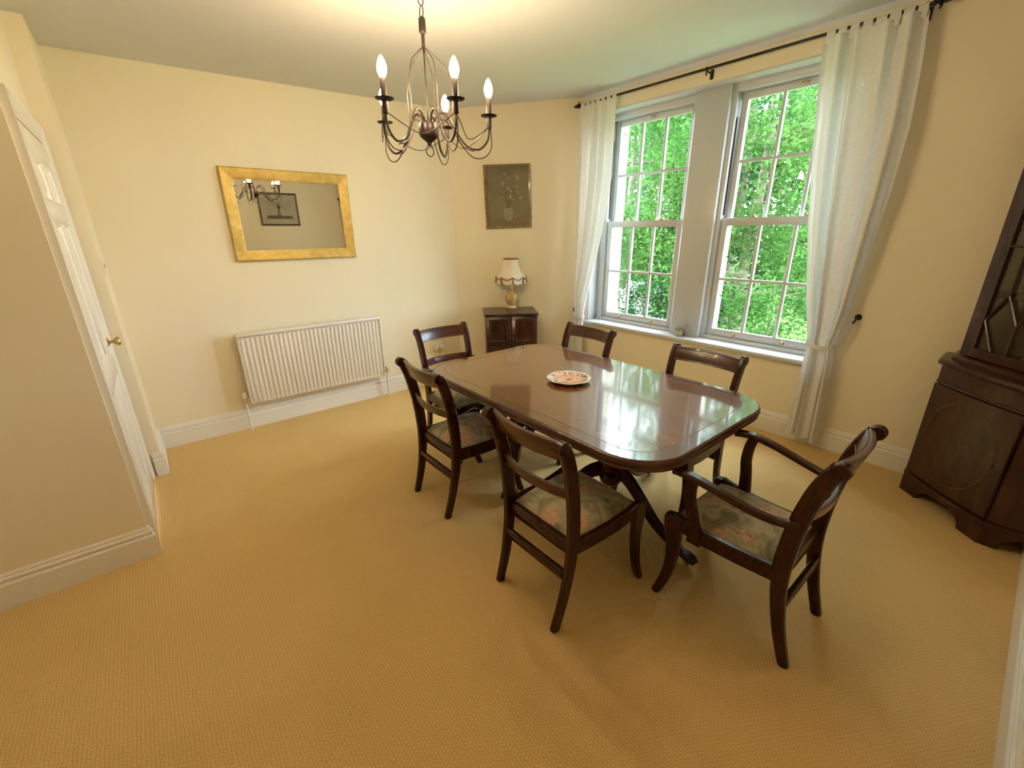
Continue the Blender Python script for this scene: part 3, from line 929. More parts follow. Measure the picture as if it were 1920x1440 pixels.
# ---------------------------------------------------------------- radiator
def build_radiator():
    x0, x1, z0, z1 = .463, 1.657, .238, .836
    yf, yb = 4.030, 4.095
    r = empty('radiator', ((x0 + x1) / 2, YM - .02, 0))
    tag(r, 'white ribbed panel radiator under the gold mirror', 'radiator')
    ox, oy = (x0 + x1) / 2, YM - .02
    m = MB(); n = 33; p = (x1 - x0 - .02) / n
    prof = [(x0 + .001, 0.004)]
    for k in range(n):
        a = x0 + .01 + k * p
        prof += [(a, .004), (a + p * .22, .004), (a + p * .36, .016), (a + p * .84, .016), (a + p * .98, .004)]
    prof.append((x1 - .001, .004))
    # corrugated steel face, flattening at top and bottom seams
    rows = [(z0, .2, -.002), (z0 + .022, .2, 0), (z0 + .045, 1, 0), (z1 - .060, 1, 0), (z1 - .038, .2, 0), (z1 - .016, .2, 0)]
    vs = []; fs = []
    L_ = len(prof)
    for (z, k, dy) in rows:
        for (x, d) in prof: vs.append((x - ox, yf + .018 - .004 - (d - .004) * k - dy - oy, z))
    for j in range(len(rows) - 1):
        for i in range(L_ - 1): fs.append((j * L_ + i, j * L_ + i + 1, (j + 1) * L_ + i + 1, (j + 1) * L_ + i))
    m.add(vs, fs)
    m.build('front_panel', M['rad'], r, angle=30)
    m = MB(); m.box(x0 + .004 - ox, x1 - .004 - ox, yf + .017 - oy, yb - oy, z0 + .004, z1 - .02); m.build('rear_panel', M['rad'], r, smooth=False)
    for (a, b) in ((x0 - .003, x0 + .001), (x1 - .001, x1 + .003)):
        m = MB(); m.box(a - ox, b - ox, yf - .004 - oy, yb + .004 - oy, z0 + .006, z1, .001); m.build('side_panel', M['rad'], r)
    m = MB(); m.box(x0 - .004 - ox, x1 + .004 - ox, yf - .006 - oy, yf + .004 - oy, z1 - .022, z1, .003); m.box(x0 - .004 - ox, x1 + .004 - ox, yf + .004 - oy, yb + .006 - oy, z1 - .005, z1 + .001, .001)
    m.build('top_grille', M['rad'], r)
    m = MB()
    for q in (.18, .82):
        x = x0 + (x1 - x0) * q - ox
        m.box(x - .02, x + .02, yb - oy - .002, YM - .0005 - oy, z0 + .1, z1 - .1)
    m.build('bracket', M['rad'], r, smooth=False)
    for (sx, x, trv) in ((-1, x0 - .035, True), (1, x1 + .035, False)):
        ym = (yf + yb) / 2 - oy
        m = MB()
        m.tube([(x - ox, ym, 0.0), (x - ox, ym, z0 + .02)], .0095, 12)
        m.build('pipe', M['plastic'], r)
        m = MB()
        m.lathe([(.0, -.02), (.014, -.02), (.014, .028), (.010, .03), (0, .03)], (x - ox, ym, z0 + .03), 14)
        m.tube([(x - ox, ym, z0 + .036), (x - sx * .036 - ox, ym, z0 + .036)], .011, 10)
        v = m.build('valve', M['chrome'], r)
        m = MB()
        if trv: m.lathe([(.0, 0), (.017, 0), (.018, .012), (.016, .045), (.012, .05), (0, .05)], (x - ox, ym, z0 + .058), 16)
        else: m.lathe([(.0, 0), (.011, 0), (.012, .02), (.008, .026), (0, .026)], (x - ox, ym, z0 + .058), 14); m.tube([(x - ox, ym, z0 + .036), (x + .03 - ox, ym, z0 + .036)], .009, 10)
        m.build('valve_cap', M['plastic'] if trv else M['chrome'], v)
    return r
build_radiator()

# ---------------------------------------------------------------- socket and flex
s = MB().box(2.265, 2.412, YM - .026, YM - .0005, .372, .458, .004).build('wall_socket', M['plastic'])
tag(s, 'white double wall socket behind the far armchair', 'socket')
for x in (2.30, 2.377):
    MB().box(x - .012, x + .012, YM - .031, YM - .026, .432, .450, .001).build('rocker', M['plastic'], s)
def flex(pts, label, px):
    o = MB().tube(spline(pts, 8), .0035, 6).build('power_flex', M['plastic'])
    tag(o, label, 'cable')
    p = MB().box(px - .024, px + .024, YM - .066, YM - .0262, .378, .424, .008).build('plug', M['plastic'], o)
flex([(2.302, YM - .05, .378), (2.302, YM - .045, .30), (2.335, YM - .035, .20), (2.42, YM - .04, .06), (2.50, YM - .05, .006), (2.72, 3.95, .005)], 'white flex hanging from the left side of the wall socket', 2.302)
flex([(2.375, YM - .05, .378), (2.380, YM - .045, .30), (2.40, YM - .035, .20), (2.47, YM - .045, .05), (2.60, YM - .09, .006), (2.75, 3.90, .005)], 'white flex hanging from the right side of the wall socket', 2.375)

# ---------------------------------------------------------------- small cabinet with lamp
def build_side_cabinet():
    ang = math.atan2(d2.y, d2.x)
    H_ = .80; w = .575; dp = .44
    ctr = on_wall((Vector((3.05, 3.75)) - P1).dot(d2), .028 + dp / 2)
    c = empty('side_cabinet', (ctr.x, ctr.y, 0), ang)
    tag(c, 'small dark mahogany two-door cabinet under the table lamp', 'cabinet')
    W = M['cabinet']
    # local: -y is the front
    m = MB(); m.box(-w / 2, w / 2, -dp / 2, dp / 2, H_ - .014, H_, .004); m.box(-w / 2 + .008, w / 2 - .008, -dp / 2 + .008, dp / 2, H_ - .026, H_ - .014, .003); m.build('top', W, c)
    m = MB(); m.box(-w / 2 + .02, w / 2 - .02, -dp / 2 + .035, dp / 2 - .01, .07, H_ - .026); m.build('carcass', W, c, smooth=False)
    m = MB(); m.box(-w / 2 + .008, w / 2 - .008, -dp / 2 + .012, dp / 2, 0, .075, .004); m.build('plinth', W, c)
    for s in (-1, 1):
        a, b = (-w / 2 + .018, -.002) if s < 0 else (.002, w / 2 - .018)
        m = MB(); m.box(a, b, -dp / 2 + .016, -dp / 2 + .035, .08, H_ - .03, .002)
        d = m.build('door', W, c)
        for (za, zb) in ((.50, H_ - .06), (.11, .465)):
            m = MB()
            def rg(y, q): return [(a + .035 + q, y, za + q), (b - .035 - q, y, za + q), (b - .035 - q, y, zb - q), (a + .035 + q, y, zb - q)]
            m.loft([rg(-dp / 2 + .017, 0), rg(-dp / 2 + .011, .003), rg(-dp / 2 + .011, .010), rg(-dp / 2 + .015, .016)])
            m.build('door_panel', W, d, angle=20)
        m = MB(); xk = (a + b) / 2
        m.lathe([(.012, 0), (.012, .002), (.006, .006), (.006, .014), (.011, .02), (.009, .026), (0, .027)], (0, 0, 0), 14, 'y')
        k = m.build('knob', M['bronze'], d); k.location = (xk, -dp / 2 + .016, H_ - .125); k.rotation_euler = (0, 0, PI)
    return c
build_side_cabinet()

def build_lamp():
    L = empty('table_lamp', (3.080, 3.735, .8005))
    tag(L, 'ceramic table lamp with scalloped cream shade on the small cabinet', 'lamp')
    cer = paint('mottled_ceramic', (.62, .42, .15), .2, .35, 26)
    m = MB(); m.lathe([(.0, 0), (.060, 0), (.064, .006), (.062, .016), (.045, .024), (.035, .028), (0, .028)], n=28); m.build('base', paint('cream_ceramic', (.70, .55, .30), .25), L)
    m = MB(); m.lathe([(.030, .028), (.045, .045), (.062, .075), (.068, .105), (.062, .135), (.045, .160), (.028, .172), (.022, .178), (0, .178)], n=28); m.build('body', cer, L)
    m = MB(); m.lathe([(.020, .176), (.017, .19), (.020, .20), (.014, .21), (.013, .27), (.018, .275), (.018, .31), (0, .31)], n=18); m.build('neck', M['brass'], L)
    # shade: panelled bell with scalloped skirt
    silk = bpy.data.materials.new('cream_silk'); silk.use_nodes = True
    nt = silk.node_tree; b = nt.nodes['Principled BSDF']
    mp = coords(nt); nz = node(nt, 'ShaderNodeTexNoise', Scale=60.0); nt.links.new(mp.outputs[0], nz.inputs['Vector'])
    rp = ramp(nt, [(.3, (.80, .72, .56)), (.7, (.86, .79, .64))]); nt.links.new(nz.outputs['Fac'], rp.inputs[0]); nt.links.new(rp.outputs[0], b.inputs['Base Color'])
    b.inputs['Roughness'].default_value = .7
    N = 64; P = 8
    prof = [(.525, .078), (.50, .080), (.46, .086), (.42, .096), (.385, .112), (.355, .134), (.335, .152)]
    ang0 = R(12)
    def panel(a, r):
        q = ((a - ang0) / (2 * PI / P)) % 1
        return r * (1 + .04 * abs(q - .5) * 2)
    m = MB(); rings = []
    for (z, r) in prof:
        rings.append([(panel(2 * PI * k / N, r) * math.cos(2 * PI * k / N), panel(2 * PI * k / N, r) * math.sin(2 * PI * k / N), z) for k in range(N)])
    inner = [[(x * .975, y * .975, z) for x, y, z in rg] for rg in reversed(rings)]
    m.loft(rings + inner, cap=False); sh = m.build('shade', silk, L, angle=50)
    # valance: hanging scallops
    m = MB()
    top = []; bot = []; topi = []; boti = []
    for k in range(N):
        a = 2 * PI * k / N; q = ((a - ang0) / (2 * PI / P)) % 1
        r = panel(a, .154)
        zt = .338 - .022 * math.sin(PI * q); zb = .300 - .036 * math.sin(PI * q) ** .7
        top.append((r * math.cos(a), r * math.sin(a), .338)); bot.append((r * 1.01 * math.cos(a), r * 1.01 * math.sin(a), zb))
        topi.append((r * .985 * math.cos(a), r * .985 * math.sin(a), .338)); boti.append((r * .99 * math.cos(a), r * .99 * math.sin(a), zb))
    m.loft([top, bot, boti, topi], cap=False); m.build('valance', silk, sh, angle=50)
    braid = paint('brown_braid', (.28, .12, .05), .7, .2, 60)
    pts = []
    for k in range(96):
        a = 2 * PI * k / 96; q = ((a - ang0) / (2 * PI / P)) % 1
        r = panel(a, .158)
        pts.append((r * math.cos(a), r * math.sin(a), .342 - .028 * math.sin(PI * q)))
    m = MB(); m.tube(pts, .005, 6, closed=True); m.build('braid', braid, sh)
    m = MB(); m.tube([(panel(2 * PI * k / N, .080) * math.cos(2 * PI * k / N), panel(2 * PI * k / N, .080) * math.sin(2 * PI * k / N), .525) for k in range(N)], .0055, 6, closed=True); m.build('braid', braid, sh)
    for p in range(P):
        a = ang0 + p * 2 * PI / P; r = .166
        m = MB(); m.lathe([(.003, .345), (.006, .335), (.005, .325), (.008, .315), (.009, .275), (.0, .274)], (r * math.cos(a), r * math.sin(a), 0), 8); m.build('tassel', braid, sh)
    return L
build_lamp()

# ---------------------------------------------------------------- corner display cabinet
def build_corner_cabinet():
    C0 = Vector((XW - .024, YR + .024))
    c = empty('corner_cabinet', (C0.x, C0.y, 0))
    tag(c, 'dark mahogany corner cabinet with oval inlay and glazed upper door', 'cabinet')
    W = M['cabinet']
    # local plan: a = toward -x (along the right wall), b = toward +y (along the window wall)
    def plan(A, Bq, bow, z, q=0.0, n=12):
        """corner, along window wall, side return, bowed front from A to Bq, side return"""
        p0 = Vector((A[0] + q, A[1] - q)); p1 = Vector((Bq[0] + q, Bq[1] - q))
        mid = []
        d = (p1 - p0); nn = Vector((d.y, -d.x)).normalized()
        if nn.x > 0: nn = -nn
        for k in range(n + 1):
            t = k / n
            p = p0 + d * t + nn * bow * (4 * t * (1 - t))
            mid.append((p.x, p.y, z))
        return [(0, 0, z), (0, p0.y, z)] + mid + [(p1.x, 0, z)]
    A, Bq = (-.232, .548), (-.603, .165)
    m = MB(); m.loft([plan(A, Bq, .02, z, q) for z, q in ((.125, .012), (.80, .012))]); m.build('base_carcass', W, c, angle=30)
    m = MB(); m.loft([plan(A, Bq, .02, z, q) for z, q in ((.090, 0), (.118, 0), (.124, -.004), (.132, -.002), (.140, .012))]); m.build('base_moulding', W, c, angle=30)
    # bracket feet
    p0 = Vector(A); p1 = Vector(Bq); d = (p1 - p0).normalized(); nn = Vector((d.y, -d.x)); nn = nn if nn.x < 0 else -nn
    for (start, sgn) in ((p0, 1), (p1, -1)):
        m = MB()
        q = [(0, 0), (.12, 0), (.125, .03), (.15, .055), (.19, .07), (.22, .09), (0, .09)]
        front = [start + d * sgn * a for a, z in q]
        m.loft([[(p.x, p.y, z) for p, (a, z) in zip(front, q)], [(p.x - nn.x * .022, p.y - nn.y * .022, z) for p, (a, z) in zip(front, q)]])
        s_ = Vector((1, 0)) if sgn > 0 else Vector((0, -1))
        side = [start + s_ * a * .62 for a, z in q]
        t_ = Vector((0, -1)) if sgn > 0 else Vector((1, 0))
        m.loft([[(p.x, p.y, z) for p, (a, z) in zip(side, q)], [(p.x + t_.x * .022, p.y + t_.y * .022, z) for p, (a, z) in zip(side, q)]])
        m.build('bracket_foot', W, c, smooth=False)
    # frieze and top moulding
    m = MB(); m.loft([plan(A, Bq, .02, z, q) for z, q in ((.735, .010), (.738, .004), (.745, .006), (.748, .010), (.835, .010), (.842, .0), (.852, -.010), (.866, -.012), (.874, -.006), (.876, .004))]); m.build('top_moulding', W, c, angle=30)
    # bowed door with an oval string inlay
    def fpos(t, off):
        p = (p0 + (p1 - p0) * t) + nn * (.02 * 4 * t * (1 - t) - .010 + off)
        return p
    m = MB(); rings = []
    for k in range(15):
        t = .015 + .97 * k / 14
        a = fpos(t, .0); b = fpos(t, .012)
        rings.append([(a.x, a.y, .15), (b.x, b.y, .15), (b.x, b.y, .73), (a.x, a.y, .73)])
    m.loft(rings); door = m.build('door', W, c, angle=30)
    pts = []
    for k in range(64):
        a = 2 * PI * k / 64
        t = .50 + .39 * math.cos(a); p = fpos(t, .0125)
        pts.append((p.x, p.y, .438 + .245 * math.sin(a)))
    m = MB(); m.tube(pts, .0016, 5, closed=True); m.build('oval_inlay', M['string'], door)
    kp = fpos(.90, .013)
    m = MB(); m.box(kp.x - .004, kp.x + .004, kp.y - .004, kp.y + .004, .42, .45, .002); m.build('escutcheon', M['bronze'], door)
    # upper display case
    UA, UB, Z0, Z1 = (-.172, .490), (-.528, .122), .876, 2.16
    u0 = Vector(UA); u1 = Vector(UB); ud = (u1 - u0)
    m = MB(); m.loft([plan(UA, UB, .012, z, q) for z, q in ((Z0, -.022), (Z0 + .012, -.022), (Z0 + .022, -.012), (Z0 + .03, 0))]); m.build('case_moulding', W, c, angle=30)
    m = MB(); m.loft([plan(UA, UB, .012, z, q) for z, q in ((Z1 - .05, 0), (Z1 - .03, -.01), (Z1, -.03), (Z1 + .03, -.05), (Z1 + .04, -.05))]); m.build('cornice', W, c, angle=30)
    m = MB()
    m.box(-.012, 0, 0, UA[1], Z0 + .03, Z1 - .05); m.box(UB[0], -.012, 0, .012, Z0 + .03, Z1 - .05); m.build('case_back', paint('pale_lining', (.55, .48, .34), .7), c, smooth=False)
    m = MB()
    m.box(UA[0], -.012, UA[1] - .014, UA[1], Z0 + .03, Z1 - .05); m.box(UB[0], UB[0] + .014, .012, UB[1], Z0 + .03, Z1 - .05); m.build('case_side', W, c, smooth=False)
    for z in (1.24, 1.58):
        m = MB(); m.loft([plan(UA, UB, 0, zz, .026) for zz in (z, z + .014)]); m.build('shelf', W, c, smooth=False)
    def upos(t, off=0): return u0 + ud * t + nn * (.012 * 4 * t * (1 - t) + off)
    def bar(pts, w0, mat, name, th=.010):
        """flat bars lying in the front surface; pts (t,z)"""
        mm = MB(); q = []
        for t, z in pts:
            p = upos(t, .0); q.append((p.x, p.y, z))
        mm.tube(q, w0, 6); return mm.build(name, mat, c)
    dl = ud.length
    for (ta, tb) in ((0, .085), (.915, 1)):
        m = MB()
        a, b = upos(ta, -.022), upos(tb, -.022); a2, b2 = upos(ta, 0), upos(tb, 0)
        m.loft([[(p.x, p.y, z) for p in (a, b, b2, a2)] for z in (Z0 + .03, Z1 - .05)]); m.build('front_stile', W, c, smooth=False)
    gd = empty('glazed_door'); gd.parent = c
    for (ta, tb, za, zb) in ((.09, .16, Z0 + .035, Z1 - .055), (.84, .91, Z0 + .035, Z1 - .055), (.16, .84, Z0 + .035, Z0 + .085), (.16, .84, Z1 - .105, Z1 - .055)):
        m = MB(); a, b = upos(ta, -.018), upos(tb, -.018); a2, b2 = upos(ta, .002), upos(tb, .002)
        m.loft([[(p.x, p.y, z) for p in (a, b, b2, a2)] for z in (za, zb)]); m.build('door_frame', W, gd, smooth=False)
    # astragal glazing bars
    zb, zt = Z0 + .085, Z1 - .105
    zm = (zb + zt) / 2
    segs = [[(.16, zb + .16), (.33, zb + .30)], [(.84, zb + .16), (.67, zb + .30)], [(.16, zb + .16), (.34, zb)], [(.84, zb + .16), (.66, zb)],
            [(.33, zb + .30), (.5, zb + .16)], [(.67, zb + .30), (.5, zb + .16)], [(.5, zb + .16), (.5, zb)],
            [(.33, zb + .30), (.33, zt - .30)], [(.67, zb + .30), (.67, zt - .30)],
            [(.16, zt - .16), (.33, zt - .30)], [(.84, zt - .16), (.67, zt - .30)], [(.33, zt - .30), (.5, zt - .10)], [(.67, zt - .30), (.5, zt - .10)], [(.5, zt - .10), (.5, zt)],
            [(.16, zm), (.33, zm)], [(.67, zm), (.84, zm)]]
    for sgm in segs:
        mm = MB(); q = []
        for t, z in sgm:
            p = upos(t, -.006); q.append((p.x, p.y, z))
        mm.tube(q, .007, 6); mm.build('glazing_bar', W, gd)
    m = MB(); a, b = upos(.15, -.012), upos(.85, -.012); a2, b2 = upos(.15, -.009), upos(.85, -.009)
    m.loft([[(p.x, p.y, z) for p in (a, b, b2, a2)] for z in (zb - .01, zt + .01)]); m.build('pane', M['cabglass'], gd, smooth=False)
    return c
build_corner_cabinet()

# ---------------------------------------------------------------- curtain rod and curtains
RX, RZ = 3.67, 2.768
def build_rod():
    r = empty('curtain_rod', (RX, 2.1, RZ))
    tag(r, 'thin black iron curtain rod with spear finials above the windows', 'curtain rod')
    y0, y1 = .775 - 2.1, 3.335 - 2.1
    MB().tube([(0, y0, 0), (0, y1, 0)], .0095, 12).build('rod', M['iron'], r)
    for (y, s_) in ((y0, -1), (y1, 1)):
        m = MB(); m.lathe([(.0, 0), (.013, 0), (.016, .008), (.010, .016), (.008, .022), (.020, .028), (.022, .034), (.012, .044), (.016, .056), (.013, .075), (.004, .105), (0, .108)], (0, 0, 0), 12, 'y')
        for k in (-1, 1): m.tube([(0, .03, 0), (0, .040, k * .022), (0, .030, k * .034)], .005, 6)
        f = m.build('finial', M['iron'], r); f.location = (0, y, 0); f.scale = (1, s_, 1)
    for y in (.80 - 2.1, -.035, 3.32 - 2.1):
        m = MB(); m.tube([(0, y, -.012), (.03, y, -.016), (.0895, y, -.018)], .006, 8); m.box(.082, .0895, y - .014, y + .014, -.055, .012, .003)
        m.tube([(0, y, -.045), (-.002, y, -.012), (.0, y, .014)], .006, 6)
        m.build('bracket', M['iron'], r)
build_rod()

def build_curtain(name, inner, outer, zt, zb, folds, amp, tie_z, ntab, label, seed):
    """inner/outer: tables z -> y for the two vertical edges"""
    rnd = random.Random(seed)
    c = empty(name, (RX, 0, 0)); tag(c, label, 'curtain', 'white tab-top curtains on the rod')
    NU, NV = 110, 90
    ph = [rnd.uniform(0, 6.28) for _ in range(4)]
    vs = []; fs = []
    for j in range(NV + 1):
        v = j / NV
        z = zt + (zb - zt) * v
        ya, yb = interp(inner, z), interp(outer, z)
        squeeze = math.exp(-((z - tie_z) / .16) ** 2)
        for i in range(NU + 1):
            t = i / NU
            w = folds * 2 * PI * t + .5 * math.sin(2.1 * z + ph[0])
            a = amp * (.55 + .45 * math.sin(3.1 * t * PI + ph[1] + .6 * z)) * (1 - .30 * squeeze)
            x = a * math.sin(w) + .22 * a * math.sin(1.7 * w + ph[2] + .6 * z)
            y = ya + (yb - ya) * t + .010 * math.sin(w * .5 + ph[3]) * (yb > ya and 1 or -1) * math.sin(PI * t)
            hem = .012 * math.sin(w * .5 + ph[2]) if j == NV else 0
            vs.append((x - .012 - .012 * (1 - squeeze), y, z + hem))
    for j in range(NV):
        for i in range(NU):
            q = j * (NU + 1) + i
            fs.append((q, q + 1, q + NU + 2, q + NU + 1))
    m = MB(); m.add(vs, fs)
    m.build('fabric', M['sheer'], c, angle=80)
    # hem band across the top
    ya, yb = interp(inner, zt), interp(outer, zt)
    for k in range(ntab):
        t = (k + .5) / ntab
        y = ya + (yb - ya) * t
        hw = .024
        m = MB()
        prof = []
        for a in range(0, 181, 20):
            prof.append((.0125 * math.cos(R(a)), RZ + .0125 * math.sin(R(a))))
        prof = [(.010, zt - .03), (.0125, zt + .02)] + prof + [(-.0125, zt + .02), (-.018, zt - .03)]
        m.loft([[(x, y - hw + .004 * math.sin(k), z) for x, z in prof], [(x, y + hw, z) for x, z in prof]], closed=False, cap=False)
        m.build('tab', M['sheer'], c, angle=60)
    return c
build_curtain('curtain', [(.05, 1.015), (.30, 1.012), (.62, 1.005), (.80, 1.005), (1.13, 1.072), (1.63, 1.158), (2.04, 1.215), (2.42, 1.256), (2.8, 1.285)],
              [(.05, .800), (.45, .815), (.70, .825), (.83, .850), (.92, .825), (1.08, .800), (1.43, .775), (1.81, .742), (2.15, .732), (2.47, .752), (2.8, .785)],
              2.735, .075, 4.4, .044, .82, 8, 'wide white voile curtain tied back at the right of the windows', 5)
build_curtain('curtain', [(.05, 3.15), (.18, 3.15), (.58, 3.185), (.75, 3.18), (1.08, 3.10), (1.57, 2.975), (2.09, 2.90), (2.8, 2.90)],
              [(.05, 3.425), (.26, 3.40), (.60, 3.355), (.70, 3.30), (.89, 3.335), (1.35, 3.33), (2.1, 3.345), (2.8, 3.345)],
              2.735, .06, 4.5, .034, .69, 7, 'narrow white voile curtain tied back beside the canted corner', 9)

def tieback(yc, z, hw, hook, label, hlabel, droop):
    hx, hy, hz = hook
    t = empty('curtain_tieback', (RX, yc, z)); tag(t, label, 'tieback')
    m = MB(); rings = []
    N = 30
    s_ = 1 if hy > yc else -1
    pts = []
    for k in range(N + 1):
        a = -PI * .5 + 2 * PI * k / N
        pts.append((-.018 + .052 * math.sin(a + PI), hw * math.cos(a + PI / 2) * 1.0, 0))
    pts = []
    # loop in front of the curtain then back to the hook
    for k in range(17):
        a = PI * k / 16
        pts.append((-.012 - .042 * math.sin(a), -s_ * hw * math.cos(a), droop * math.sin(a)))
    pts = [(0.010, -s_ * hw * .9, .004)] + pts
    e = (hx - RX, hy - yc, hz - z)
    pts += [(-.006 + (e[0]) * .4, s_ * hw + (e[1] - s_ * hw) * .5, e[2] * .42), (e[0] - .008, e[1], e[2] - .006)]
    pts = spline(pts, 3)
    for p in pts: rings.append(rr(p, (1, 0, 0), (0, 0, 1), .0035, .014, .2))
    # orient cross section thin in the outward direction
    rings = []
    for i, p in enumerate(pts):
        a = Vector(pts[max(i - 1, 0)]); b = Vector(pts[min(i + 1, len(pts) - 1)])
        tv = (b - a).normalized(); nv = tv.cross(Vector((0, 0, 1))).normalized(); up = nv.cross(tv)
        rings.append(rr(p, nv, up, .0025, .014, .2))
    m.loft(rings); m.build('band', M['sheer'], t)
    m = MB(); m.tube([(e[0] - .008, e[1] - s_ * .012, e[2] - .03), (e[0] - .012, e[1], e[2]), (e[0] - .004, e[1] + s_ * .006, e[2] - .02)], .008, 6); m.build('loop', M['sheer'], t)
    h = empty('tieback_hook', (hx, hy, hz)); tag(h, hlabel, 'hook')
    m = MB(); m.tube(spline([(XW - hx - .002, 0, .012), (-.02, 0, .006), (-.03, -s_ * .005, -.012), (-.018, -s_ * .012, -.022), (0, -s_ * .016, -.018)], 5), .006, 8); m.build('hook_arm', M['iron'], h)
    m = MB(); m.lathe([(.0, 0), (.014, 0), (.022, -.004), (.018, -.012), (.010, -.018), (0, -.02)], (XW - hx - .0005, 0, .014), 12, 'x'); m.build('rosette', M['iron'], h)
tieback(.925, .825, .088, (3.725, .765, 1.005), 'white fabric tieback gathering the wide right curtain', 'black iron hook on the wall holding the right curtain tieback', -.03)
tieback(3.245, .70, .066, (3.725, 3.37, .76), 'white fabric tieback gathering the narrow left curtain', 'black iron hook near the canted corner holding the left curtain tieback', -.02)

# ---------------------------------------------------------------- candle on the sill
cd = empty('jar_candle', (3.80, 2.10, WZ0 + .0065)); tag(cd, 'small glass jar candle on the sill between the windows', 'candle')
MB().lathe([(.0, 0), (.036, 0), (.038, .004), (.038, .075), (.0355, .075), (.0355, .006), (0, .006)], n=24).build('jar', M['cabglass'], cd)
MB().lathe([(.0, .0065), (.034, .0065), (.034, .046), (0, .045)], n=24).build('wax', M['wick_wax'], cd)
MB().tube([(0, 0, .045), (.001, 0, .056)], .001, 5).build('wick', M['iron'], cd)

# ---------------------------------------------------------------- chandelier
def build_chandelier():
    ax, ay = 1.206, 2.075
    zc = ceil_z(ax)
    c = empty('chandelier', (ax, ay, zc)); tag(c, 'bronzed five-arm chandelier with lit candle bulbs over the table', 'chandelier')
    o = lambda z: z - zc
    B = M['bronze']
    m = MB(); m.lathe([(.0, 0), (.055, 0), (.056, -.006), (.045, -.018), (.018, -.026), (.006, -.030), (0, -.030)]); m.build('ceiling_rose', B, c)
    # chain of two links and a big ring
    for k, (z, r_) in enumerate(((zc - .044, .016), (zc - .071, .016), (zc - .098, .016), (zc - .125, .016), (2.527, .021))):
        m = MB(); pts = []
        for q in range(20):
            a = 2 * PI * q / 20
            x, zz = r_ * .75 * math.cos(a), r_ * 1.15 * math.sin(a)
            pts.append((x, 0, o(z) + zz) if k % 2 else (0, x, o(z) + zz))
        m.tube(pts, .0025, 6, closed=True); m.build('chain_link', B, c)
    m = MB(); m.lathe([(.0, o(2.512)), (.010, o(2.510)), (.016, o(2.502)), (.016, o(2.455)), (.012, o(2.448)), (.008, o(2.445)), (.0075, o(2.40)), (.0035, o(2.37)), (.0035, o(2.09)), (0, o(2.09))], n=16); m.build('stem', B, c)
    m = MB(); m.lathe([(.0, o(2.108)), (.012, o(2.106)), (.042, o(2.094)), (.047, o(2.088)), (.047, o(2.046)), (.044, o(2.038)), (.036, o(2.030)), (.020, o(2.018)), (.012, o(2.012)), (.009, o(1.995)), (0, o(1.994))], n=24); m.build('hub', B, c)
    m = MB(); m.tube([(.020 * math.cos(a), 0, o(1.975) + .024 * math.sin(a)) for a in [2 * PI * k / 20 for k in range(20)]], .0028, 6, closed=True); m.build('finial_ring', B, c)
    for deg in (-157, -96, -31, 41, 108):
        ca, sa = math.cos(R(deg)), math.sin(R(deg))
        def P(r, z, s=0.0): return (r * ca - s * sa, r * sa + s * ca, o(z))
        m = MB(); m.tube(spline([P(.025, 2.080), P(.045, 2.130), P(.085, 2.135), P(.125, 2.075), P(.175, 2.005), P(.235, 1.985), P(.280, 2.02), P(.292, 2.075), P(.292, 2.105)], 6), .0052, 8)
        arm = m.build('arm', B, c)
        m = MB(); m.tube(spline([P(.030, 2.075, .01), P(.055, 2.112, .016), P(.100, 2.098, .02), P(.150, 2.015, .018), P(.205, 1.955, .012), P(.262, 1.950, .006), P(.300, 1.99), P(.300, 2.06), P(.294, 2.095)], 6), .0026, 6); m.build('arm_wire', B, arm)
        m = MB(); m.tube(spline([P(.010, 2.395), P(.035, 2.375), P(.095, 2.320), P(.120, 2.235), P(.118, 2.16), P(.128, 2.07), P(.160, 2.0), P(.215, 1.975, -.01)], 6), .0024, 6); m.build('cage_wire', B, arm)
        px, py, _ = P(.292, 0)
        m = MB(); m.lathe([(.0, o(2.078)), (.0115, o(2.078)), (.0125, o(2.083)), (.0125, o(2.112)), (0, o(2.112))], (px, py, 0), 14); m.build('cup', B, arm)
        m = MB(); m.lathe([(.0, o(2.126)), (.012, o(2.126)), (.036, o(2.130)), (.040, o(2.134)), (.036, o(2.134)), (.012, o(2.130)), (0, o(2.130))], (px, py, 0), 24); m.build('drip_pan', M['iron'], arm)
        m = MB(); m.lathe([(.0, o(2.112)), (.0125, o(2.112)), (.0125, o(2.205)), (.010, o(2.208)), (0, o(2.208))], (px, py, 0), 14); m.build('candle_sleeve', B, arm)
        m = MB(); m.lathe([(.0, o(2.206)), (.011, o(2.208)), (.019, o(2.228)), (.0205, o(2.242)), (.0165, o(2.260)), (.007, o(2.280)), (0, o(2.287))], (px, py, 0), 12); m.build('bulb', M['bulb'], arm)
    # thin linking wires that swag between neighbouring arms
    A = (-157, -96, -31, 41, 108)
    for k in range(5):
        a0 = A[k]; a1 = A[(k + 1) % 5]
        if a1 < a0: a1 += 360
        pts = []
        for q in range(13):
            t = q / 12; a = R(a0 + (a1 - a0) * t)
            r_ = .288 - .07 * math.sin(PI * t)
            pts.append((r_ * math.cos(a), r_ * math.sin(a), o(2.085) - .075 * math.sin(PI * t)))
        m = MB(); m.tube(pts, .0022, 6); m.build('swag_wire', B, c)
    return c
build_chandelier()

